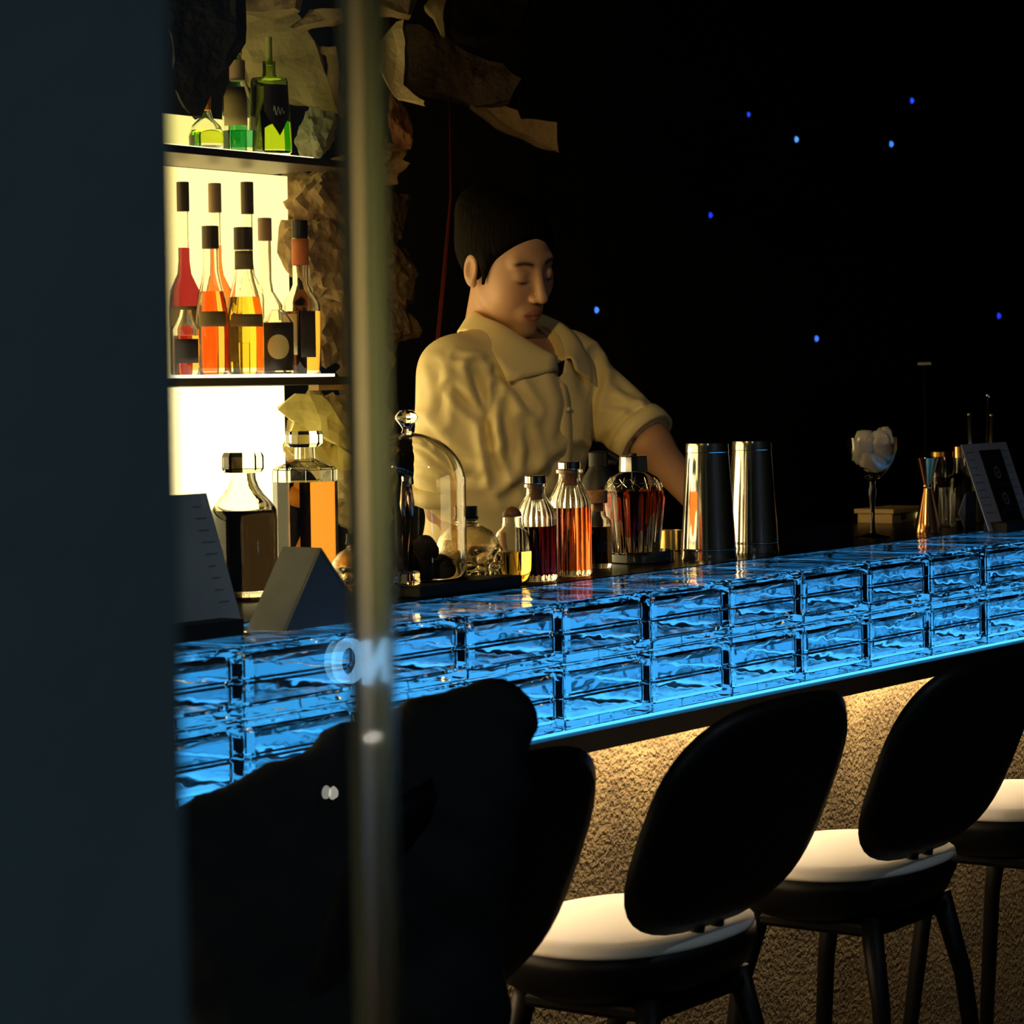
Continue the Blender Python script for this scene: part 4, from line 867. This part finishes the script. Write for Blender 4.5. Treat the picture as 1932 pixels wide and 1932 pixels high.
# ---------------- head (local metres: x her left, y forward, z up)
def head_sd(P):
    Q = np.stack([np.abs(P[..., 0]), P[..., 1], P[..., 2]], -1)
    d = sd_ell(Q, (0, -0.012, 0.036), (0.073, 0.092, 0.083))
    d = smin(d, sd_ell(Q, (0, 0.030, -0.030), (0.057, 0.060, 0.076)), 0.03)
    d = smin(d, sd_ell(Q, (0.030, 0.045, -0.020), (0.033, 0.036, 0.036)), 0.02)
    d = smin(d, sd_cap(Q, (0.046, 0.000, -0.046), (0.008, 0.064, -0.101), 0.013, 0.012), 0.03)
    d = smin(d, sd_ell(Q, (0, 0.070, -0.102), (0.016, 0.014, 0.014)), 0.018)
    d = smin(d, sd_cap(Q, (0.0, 0.076, 0.026), (0.036, 0.066, 0.028), 0.012), 0.012)             # brow
    d = smax(d, -sd_ell(Q, (0.031, 0.104, 0.006), (0.019, 0.022, 0.013)), 0.014)                  # socket
    d = smin(d, sd_ell(Q, (0.031, 0.0715, 0.003), (0.0145, 0.0135, 0.0125)), 0.006)               # lid
    d = smin(d, sd_cap(Q, (0, 0.086, 0.012), (0, 0.104, -0.030), 0.0070, 0.0095), 0.010)          # nose
    d = smin(d, sd_ell(Q, (0, 0.104, -0.033), (0.0105, 0.0105, 0.0090)), 0.006)
    d = smin(d, sd_ell(Q, (0.0115, 0.095, -0.036), (0.0075, 0.0095, 0.0070)), 0.005)
    d = smax(d, -sd_ell(Q, (0.0065, 0.103, -0.0435), (0.0035, 0.005, 0.0035)), 0.003)
    d = smin(d, sd_ell(Q, (0, 0.077, -0.068), (0.025, 0.015, 0.022)), 0.014)                      # mouth mound
    d = smin(d, sd_cap(Q, (0.004, 0.0905, -0.0652), (0.020, 0.0825, -0.0685), 0.0042, 0.0018), 0.003)
    d = smin(d, sd_cap(Q, (0.0, 0.0895, -0.0742), (0.016, 0.0838, -0.0715), 0.0052, 0.0020), 0.003)
    d = d+0.0016*np.exp(-((Q[..., 2]+0.0693)/0.0014)**2)*np.exp(-(Q[..., 0]/0.020)**4)*(Q[..., 1] > 0.07)
    # ear
    e = sd_ell(Q-np.array([0.0, 0, 0]), (0.078, -0.010, -0.002), (0.0075, 0.0175, 0.0300)); e = smin(e, sd_ell(Q, (0.075, -0.004, -0.026), (0.0060, 0.0085, 0.010)), 0.006)
    e = smax(e, -sd_ell(Q, (0.0865, -0.006, 0.001), (0.0085, 0.0105, 0.0185)), 0.003)
    d = smin(d, e, 0.004)
    d = smin(d, sd_cap(Q, (0, -0.022, -0.03), (0, -0.030, -0.130), 0.045, 0.046), 0.025)           # neck root
    return d
hv, hf = surfnet(head_sd, (-0.10, -0.13, -0.19), (0.10, 0.13, 0.135), 0.0026)
X_, Y_, Z_ = np.abs(hv[:, 0]), hv[:, 1], hv[:, 2]
skin = np.tile(np.array([0.56, 0.33, 0.20]), (len(hv), 1))
def blend(mask, c):
    global skin
    skin = skin*(1-mask[:, None])+np.array(c)*mask[:, None]
blend(np.exp(-((X_-0.036)/0.020)**2-((Z_+0.026)/0.018)**2)*(Y_ > 0.03)*0.25, (0.60, 0.24, 0.15))
lipm = np.clip(1.4-np.maximum(np.abs(Z_+0.0695)/(0.0098*np.clip(1.15-(X_/0.0225)**2, 0.05, 1)), X_/0.021), 0, 1)*(Y_ > 0.078)
blend(np.clip(lipm*2, 0, 1)*0.7, (0.36, 0.09, 0.07))
blend(np.exp(-((Z_+0.0693)/0.0016)**2)*(X_ < 0.021)*(Y_ > 0.078)*0.7, (0.12, 0.02, 0.02))
bz = 0.0265+0.05*(X_-0.032)*0+0.004*np.sin(np.clip((X_-0.012)/0.036, 0, 1)*3.0)
blend(np.exp(-((Z_-bz)/0.0042)**2)*np.clip((X_-0.011)/0.004, 0, 1)*np.clip((0.052-X_)/0.008, 0, 1)*(Y_ > 0.04)*1.0, (0.012, 0.007, 0.005))
lz_ = -0.0035-0.0028*np.cos(np.clip((X_-0.031)/0.015, -1, 1)*1.5)
blend(np.exp(-((Z_-lz_)/0.0028)**2)*np.clip(1.3-np.abs(X_-0.031)/0.014, 0, 1)*(Y_ > 0.05)*1.0, (0.015, 0.008, 0.006))
headw = hv@HB.T+HC
# ---------------- body
S_R, S_L = J(848, 712, 0.10), J(1082, 700, -0.10)
E_R, W_R = J(852, 955, 0.06), J(945, 1090, 0.14)
E_L, W_L = J(1226, 838, 0.00), J(1322, 950, 0.02)
NB = J(962, 612, -0.05); PEL = J(935, 1110, -0.02); CH = J(965, 785, 0.0)
TB = head_basis(math.radians(37), math.radians(7), math.radians(0)); TBs = TB
def tf(P, c): return (P-c)@TB
def torso_sd(P, g=0.0):
    d = sd_ell(tf(P, CH), (0, 0, 0), (0.150+g, 0.100+g, 0.140+g))
    d = smin(d, sd_ell(tf(P, J(950, 915)), (0, 0, 0), (0.140+g, 0.098+g, 0.16+g)), 0.06)
    d = smin(d, sd_ell(tf(P, PEL), (0, 0, 0), (0.160+g, 0.112+g, 0.13+g)), 0.06)
    d = smin(d, sd_cap(P, S_R*0.85+NB*0.15, S_L*0.85+NB*0.15, 0.044+g), 0.05)
    d = smin(d, sd_cap(P, NB-np.array([0, 0, 0.045]), S_R*0.9+NB*0.1, 0.042+g, 0.042+g), 0.03); d = smin(d, sd_cap(P, NB-np.array([0, 0, 0.045]), S_L*0.9+NB*0.1, 0.042+g, 0.042+g), 0.03)
    return d
def arm_sd(P, a, b, c):
    d = sd_cap(P, a, b, 0.044, 0.038); return smin(d, sd_cap(P, b, c, 0.038, 0.026), 0.02)
HIPL, HIPR = PEL+TB@np.array([0.085, 0, -0.06]), PEL+TB@np.array([-0.085, 0, -0.06])
def foot(h, dx): return np.array([h[0], h[1], 0.07])
def legs_sd(P, g=0.0):
    d = None
    for h in (HIPL, HIPR):
        kn = h*np.array([1, 1, 0])+np.array([0, -0.02, 0.50]); an = h*np.array([1, 1, 0])+np.array([0, 0.02, 0.085]); to = an+TB@np.array([0, 0.16, 0])*np.array([1, 1, 0])+np.array([0, 0, -0.045])
        e = sd_cap(P, h, kn, 0.078+g, 0.056+g); e = smin(e, sd_cap(P, kn, an, 0.054+g, 0.036+g), 0.02)
        if g == 0: e = smin(e, sd_cap(P, an-np.array([0, 0, 0.035]), to, 0.040, 0.034), 0.02)
        d = e if d is None else np.minimum(d, e)
    return d
def hand_sd(P, w, e, cur, ax=None):
    ax = (w-e)/np.linalg.norm(w-e) if ax is None else ax/np.linalg.norm(ax); sd_ = np.cross(ax, UP); sd_ /= np.linalg.norm(sd_); dn = np.cross(sd_, ax)
    if dn[2] > 0: dn = -dn
    pc = w+ax*0.045
    d = sd_cap(P, w, w+ax*0.03, 0.024, 0.022); 
    for k in (-0.026, -0.009, 0.009, 0.026): d = smin(d, sd_cap(P, w+ax*0.025+sd_*k*0.8, w+ax*0.080+sd_*k, 0.012, 0.0105), 0.012)
    for k, ln in ((-0.028, 0.8), (-0.0095, 0.98), (0.0095, 1.0), (0.028, 0.75)):
        a = w+ax*0.080+sd_*k; b = a+(ax*math.cos(cur)+dn*math.sin(cur))*0.040*ln; c = b+(ax*math.cos(cur*2.1)+dn*math.sin(cur*2.1))*0.028*ln; e2 = c+(ax*math.cos(cur*2.8)+dn*math.sin(cur*2.8))*0.020*ln
        f_ = np.minimum(np.minimum(sd_cap(P, a, b, 0.0095, 0.0085), sd_cap(P, b, c, 0.0085, 0.0078)), sd_cap(P, c, e2, 0.0078, 0.0065)); d = smin(d, f_, 0.003)
    a = w+ax*0.03+sd_*0.024; b = a+ax*0.03+sd_*0.022+dn*0.018; c = b+ax*0.028+sd_*0.004+dn*0.014
    d = smin(d, np.minimum(sd_cap(P, a, b, 0.012, 0.010), sd_cap(P, b, c, 0.010, 0.0075)), 0.006)
    return d
meshes = [(headw, hf, skin)]
def add(fn, pts, pad, h):
    pts = np.array(pts); v, f = surfnet(fn, pts.min(0)-pad, pts.max(0)+pad, h); meshes.append((v, f, np.tile(np.array([0.50, 0.27, 0.15]), (len(v), 1))))
hdL = W_L+(W_L-E_L)/np.linalg.norm(W_L-E_L)*0.19; hdR = W_R+(W_R-E_R)/np.linalg.norm(W_R-E_R)*0.19
add(lambda P: smin(arm_sd(P, S_L, E_L, W_L), hand_sd(P, W_L, E_L, 0.16, TC*0.6+RT*0.45-UP*0.19), 0.012), [S_L, E_L, W_L, hdL, W_L+TC*0.18], 0.07, 0.0048)
add(lambda P: smin(arm_sd(P, S_R, E_R, W_R), hand_sd(P, W_R, E_R, 0.4), 0.012), [S_R, E_R, W_R, hdR], 0.07, 0.0055)
def trunk(P):
    d = torso_sd(P, -0.004); d = smin(d, sd_cap(P, NB-np.array([0, 0, 0.03]), HC+HB@np.array([0, -0.022, -0.06]), 0.048, 0.045), 0.02)
    return smin(d, legs_sd(P), 0.03)
add(trunk, [S_R, S_L, PEL, NB+np.array([0, 0, 0.06]), PEL*np.array([1, 1, 0])+TB@np.array([0, 0.12, 0]), PEL*np.array([1, 1, 0])+TB@np.array([0, 0.22, 0])], 0.15, 0.0105)
V = np.concatenate([m[0] for m in meshes])-base; Fq = []; n0 = 0
for v, f, _ in meshes: Fq.append(f+n0); n0 += len(v)
Cc = np.concatenate([m[2] for m in meshes]); bme = np_mesh('body', V, np.concatenate(Fq))
at_ = bme.color_attributes.new('skin_tone', 'FLOAT_COLOR', 'POINT'); at_.data.foreach_set('color', np.concatenate([Cc, np.ones((len(Cc), 1))], 1).ravel())
ms = mat('skin', (0.5, 0.3, 0.18), 0.5); nt = ms.node_tree; an_ = nt.nodes.new('ShaderNodeVertexColor'); an_.layer_name = 'skin_tone'; nt.links.new(an_.outputs['Color'], nt.nodes['Principled BSDF'].inputs['Base Color'])
nt.nodes['Principled BSDF'].inputs['Subsurface Weight'].default_value = 0.08; nt.nodes['Principled BSDF'].inputs['Subsurface Radius'].default_value = (0.01, 0.004, 0.002)
body = link('body', bme, ms, pers, smooth=True)
# ---------------- hair
def hair_sd(P):
    Q = np.stack([np.abs(P[..., 0]), P[..., 1], P[..., 2]], -1)
    d = sd_ell(Q, (0, -0.014, 0.038), (0.083, 0.103, 0.096))
    d = smin(d, sd_ell(Q, (0, -0.085, 0.085), (0.050, 0.045, 0.045)), 0.03)       # gathered knot
    # face opening: hairline plane rising to the forehead, parted to one side
    part = P[..., 0]
    line = (P[..., 1]-0.018)*0.80-(P[..., 2]-0.012)*0.60-0.12*np.clip(part, -0.05, 0.06)
    d = smax(d, line-0.012+0.10*np.clip(0.05-Q[..., 0], 0, 0.05), 0.012)
    d = smax(d, -(P[..., 2]+0.055+0.35*(P[..., 1]+0.09)), 0.012)
    d = smax(d, -sd_ell(Q, (0.088, -0.008, -0.010), (0.020, 0.024, 0.037)), 0.006)
    side = sd_cap(Q, (0.070, 0.022, 0.03), (0.0715, 0.020, -0.022), 0.010, 0.003); d = smin(d, side, 0.010)
    return d
rv, rf = surfnet(hair_sd, (-0.10, -0.145, -0.09), (0.10, 0.12, 0.16), 0.0034)
link('hair', np_mesh('hair', rv@HB.T+HC-base, rf), mat('black_hair', (0.0035, 0.0025, 0.002), 0.7, spec=0.05, bump=(150, 0.9, 0.004, (1, 1, 0.12))), pers, smooth=True)
# ---------------- shirt
def sleeve(P, a, b, r0, r1, cut):
    ax = (b-a)/np.linalg.norm(b-a); return smax(sd_cap(P, a, b+ax*0.05, r0, r1), (P-b)@ax-cut, 0.006)
def shirt_sd(P):
    d = torso_sd(P, 0.013)
    d = smin(d, sleeve(P, S_R, E_R, 0.056, 0.068, -0.01), 0.035); d = smin(d, sleeve(P, S_L, E_L, 0.055, 0.056, -0.012), 0.035)
    return smax(d, -(P[..., 2]-(PEL[2]-0.10)), 0.01)
allp = np.array([S_R, S_L, E_R, E_L, PEL-np.array([0, 0, 0.1]), NB])
sv, sf = surfnet(shirt_sd, allp.min(0)-0.14, allp.max(0)+0.10, 0.0060)
loc = tf(sv, NB)      # torso frame, origin at neck base
x, y, z = loc[:, 0], loc[:, 1], loc[:, 2]
rad = np.sqrt(x**2+(y-0.005)**2)
kill = ((rad < 0.060) & (z > -0.04)) | ((y > 0.0) & (np.abs(x) < np.clip(0.056*(z+0.086)/0.086, 0, 0.058)) & (z > -0.086))
sv, sf = drop(sv, sf, kill)
ed = np.sort(np.concatenate([sf[:, [0, 1]], sf[:, [1, 2]], sf[:, [2, 3]], sf[:, [3, 0]]]), 1); ue, cn = np.unique(ed, axis=0, return_counts=True); be = ue[cn == 1]
for _ in range(14):      # even out the cut neckline
    acc = np.zeros_like(sv); num = np.zeros(len(sv)); np.add.at(acc, be[:, 0], sv[be[:, 1]]); np.add.at(acc, be[:, 1], sv[be[:, 0]]); np.add.at(num, be[:, 0], 1); np.add.at(num, be[:, 1], 1)
    bb = num == 2; sv[bb] = 0.5*sv[bb]+0.5*acc[bb]/num[bb][:, None]
# cloth folds
me = np_mesh('shirt', sv, sf); nrm = np.zeros(len(sv)*3); me.vertices.foreach_get('normal', nrm) if False else None
nrm = np.array([v.normal[:] for v in me.vertices]); loc = tf(sv, NB); disp = np.zeros(len(sv))
axL = (E_L-S_L)/np.linalg.norm(E_L-S_L); axR = (E_R-S_R)/np.linalg.norm(E_R-S_R)
# creases of the worn shirt, each a polyline across the cloth (seen from the guests' side)
CREASES = [([(894, 693), (905, 735), (916, 777), (925, 842), (938, 905)], 9, 0.009), ([(850, 728), (880, 760), (912, 800), (922, 835)], 8, 0.007), ([(922, 800), (934, 734)], 7, 0.005),
    ([(948, 770), (962, 830), (958, 880)], 11, 0.006), ([(940, 700), (975, 730), (1005, 775)], 8, 0.005), ([(985, 800), (1000, 850), (990, 900)], 10, 0.005), ([(1118, 668), (1128, 718), (1116, 771), (1108, 820)], 8, 0.008),
    ([(1150, 826), (1172, 803), (1200, 780)], 7, 0.006), ([(1140, 760), (1180, 765), (1215, 790)], 7, 0.004), ([(1160, 720), (1195, 752)], 7, 0.004), ([(800, 800), (840, 850), (890, 875)], 9, 0.006), ([(795, 880), (845, 905), (900, 900)], 9, 0.006),
    ([(860, 672), (905, 682), (948, 678)], 5, 0.003), ([(820, 690), (835, 740), (830, 790)], 9, 0.004), ([(1050, 700), (1070, 760), (1060, 830)], 10, 0.005), ([(1080, 850), (1040, 880), (1000, 930)], 10, 0.005), ([(1205, 840), (1180, 815), (1185, 850)], 6, 0.004), ([(960, 930), (1010, 900), (1070, 910)], 11, 0.005)]
D_ = sv-CAM; w_ = D_@Fv; P2 = np.stack([966+FPX*(D_@Rv)/w_, PPY-FPX*(D_@Uv)/w_], 1); front = np.clip((nrm@TC)*3, 0, 1)
for pts, wd_, dp in CREASES:
    dist = np.full(len(sv), 1e9); n_p = len(pts)
    for k, (a, b) in enumerate(zip(pts[:-1], pts[1:])):
        a = np.array(a, float); b = np.array(b, float); t = np.clip(((P2-a)@(b-a))/((b-a)@(b-a)), 0, 1); dd = np.linalg.norm(P2-a-t[:, None]*(b-a), axis=1); dist = np.minimum(dist, dd)
    e0, e1 = np.array(pts[0], float), np.array(pts[-1], float); ends = np.minimum(np.linalg.norm(P2-e0, axis=1), np.linalg.norm(P2-e1, axis=1)); fade = np.clip(ends/(2.2*wd_), 0.25, 1)
    disp += front*fade*dp*(-np.exp(-(dist/wd_)**2)+0.85*np.exp(-((dist-2.1*wd_)/(1.2*wd_))**2))
for i, p_ in enumerate(sv):
    l = loc[i]; n2 = noise.noise(Vector((l[0]*5+l[2]*9, l[1]*6, l[2]*5-l[0]*7))+Vector((11, 4, 2))); n3 = noise.noise(Vector((l[0]*22+l[2]*10, l[1]*16, l[2]*9)))
    disp[i] += 0.005*n2+0.0015*n3
sv = sv+nrm*disp[:, None]
me = np_mesh('shirt', sv-base, sf)
M_shirt = mat('cream_silk', (0.82, 0.70, 0.36), 0.5, sheen=0.0, bump=(260, 0.06, 0.0006))
so = link('shirt', me, M_shirt, pers, smooth=True); md = so.modifiers.new('thickness', 'SOLIDIFY'); md.thickness = 0.0016; md.offset = 0
# collar: stand and fall on both sides of the open neck
def collar(sgn):
    inner = [(0, -.055, .010), (.034, -.045, .010), (.056, -.012, .004), (.060, .020, -.010), (.052, .046, -.030), (.034, .070, -.056), (.008, .088, -.086)]
    ridge = [(0, -.064, .034), (.042, -.054, .034), (.070, -.014, .030), (.074, .024, .008), (.066, .054, -.018), (.045, .080, -.048), (.012, .097, -.086)]
    outer = [(0, -.09, -.012), (.062, -.08, -.012), (.102, -.022, -.026), (.112, .036, -.046), (.110, .078, -.074), (.095, .108, -.112), (.018, .104, -.100)]
    rows = [inner, ridge, [tuple((np.array(a)*0.5+np.array(b)*0.5)+np.array([0, 0.004, 0.008])) for a, b in zip(ridge, outer)], outer]
    v = []; f = []; n = len(inner); clear = (None, 0.016, 0.016, 0.011)
    for ri, r_ in enumerate(rows):
        for (a, b, c) in r_:
            p_ = NB+TB@np.array([sgn*a, b, c])
            if clear[ri] is not None:
                for _ in range(6):
                    e = 1e-3; s0 = float(shirt_sd(p_[None])[0])
                    if s0 >= clear[ri]: break
                    g_ = np.array([float(shirt_sd((p_+e*np.eye(3)[k_])[None])[0])-s0 for k_ in range(3)])/e
                    p_ = p_+g_/max(np.linalg.norm(g_), 1e-6)*(clear[ri]-s0)
            v.append(p_-base)
    for i in range(3):
        for k in range(n-1):
            q = (i*n+k, i*n+k+1, (i+1)*n+k+1, (i+1)*n+k); f.append(q if sgn > 0 else q[::-1])
    o = link('collar', pydata('collar', v, f), M_shirt, so, smooth=True)
    cr_ = o.data.attributes.new('crease_vert', 'FLOAT', 'POINT'); cr_.data[3*n+5].value = 1.0; cr_.data[3*n+6].value = 0.8
    m1 = o.modifiers.new('smooth', 'SUBSURF'); m1.levels = 2; m1.render_levels = 2; m2 = o.modifiers.new('thickness', 'SOLIDIFY'); m2.thickness = 0.0016; m2.offset = 1
collar(1); collar(-1)
# button placket and buttons
from mathutils.bvhtree import BVHTree
bvh = BVHTree.FromPolygons([tuple(p) for p in (sv-base)], [tuple(int(i) for i in q) for q in sf])
pk = []
for k in range(8):
    z_ = -0.088-0.05*k
    o_ = NB+TB@np.array([0.006, 0.0, z_]); fw = TB@np.array([0, 1, 0.0])
    h_ = bvh.ray_cast(Vector(o_+fw*0.4-base), Vector(-fw))[0]
    pk.append(np.array(h_)+base+fw*0.0035)
v = []; f = []
for q in pk:
    v.append(q+TB@np.array([-0.013, -0.004, 0])-base); v.append(q+TB@np.array([0.013, -0.001, 0])-base)
for k in range(len(pk)-1): f.append((2*k, 2*k+2, 2*k+3, 2*k+1))
o = link('button_placket', pydata('button_placket', v, f), M_shirt, so, smooth=True); m1 = o.modifiers.new('smooth', 'SUBSURF'); m1.levels = 1; m1.render_levels = 1; m2 = o.modifiers.new('thickness', 'SOLIDIFY'); m2.thickness = 0.002; m2.offset = 0
for q in pk[1:6:2]:
    bmx = bmesh.new(); bmesh.ops.create_uvsphere(bmx, u_segments=12, v_segments=6, radius=0.005); me = bpy.data.meshes.new('button'); bmx.to_mesh(me); bmx.free()
    b = link('button', me, mat('pearl_button', (0.75, 0.68, 0.5), 0.25), so, loc=Vector(q+TB@np.array([0.004, 0.003, 0])-base), smooth=True); b.scale = (1, 1, 0.9)
# turned-up cuff
def cuff(a, b, r, cut):
    ax = Vector((b-a)/np.linalg.norm(b-a)); c = Vector(b)+ax*(cut-0.012)
    me = lathe_me('cuff', [(r-0.006, -0.018), (r+0.004, -0.016), (r+0.007, 0.0), (r+0.005, 0.014), (r-0.002, 0.016), (r-0.012, 0.006)], 40, 0, False)
    for v in me.vertices: v.co *= 1+0.05*noise.noise(v.co*30)
    o = link('cuff', me, M_shirt, so, smooth=True); o.matrix_world = Matrix.Translation(c-Vector(base)) @ ax.to_track_quat('Z', 'Y').to_matrix().to_4x4()
cuff(S_L, E_L, 0.058, -0.012); cuff(S_R, E_R, 0.068, -0.01)
# trousers
tv, tfc = surfnet(lambda P: np.maximum(smin(sd_ell(tf(P, PEL), (0, 0, -0.03), (0.166, 0.118, 0.12)), legs_sd(P, 0.014), 0.04), 0.09-P[..., 2]), np.array([PEL[0]-0.3, PEL[1]-0.3, 0.05]), np.array([PEL[0]+0.3, PEL[1]+0.3, PEL[2]+0.14]), 0.011)
link('trousers', np_mesh('trousers', tv-base, tfc), mat('black_trousers', (0.012, 0.012, 0.013), 0.8), pers, smooth=True)
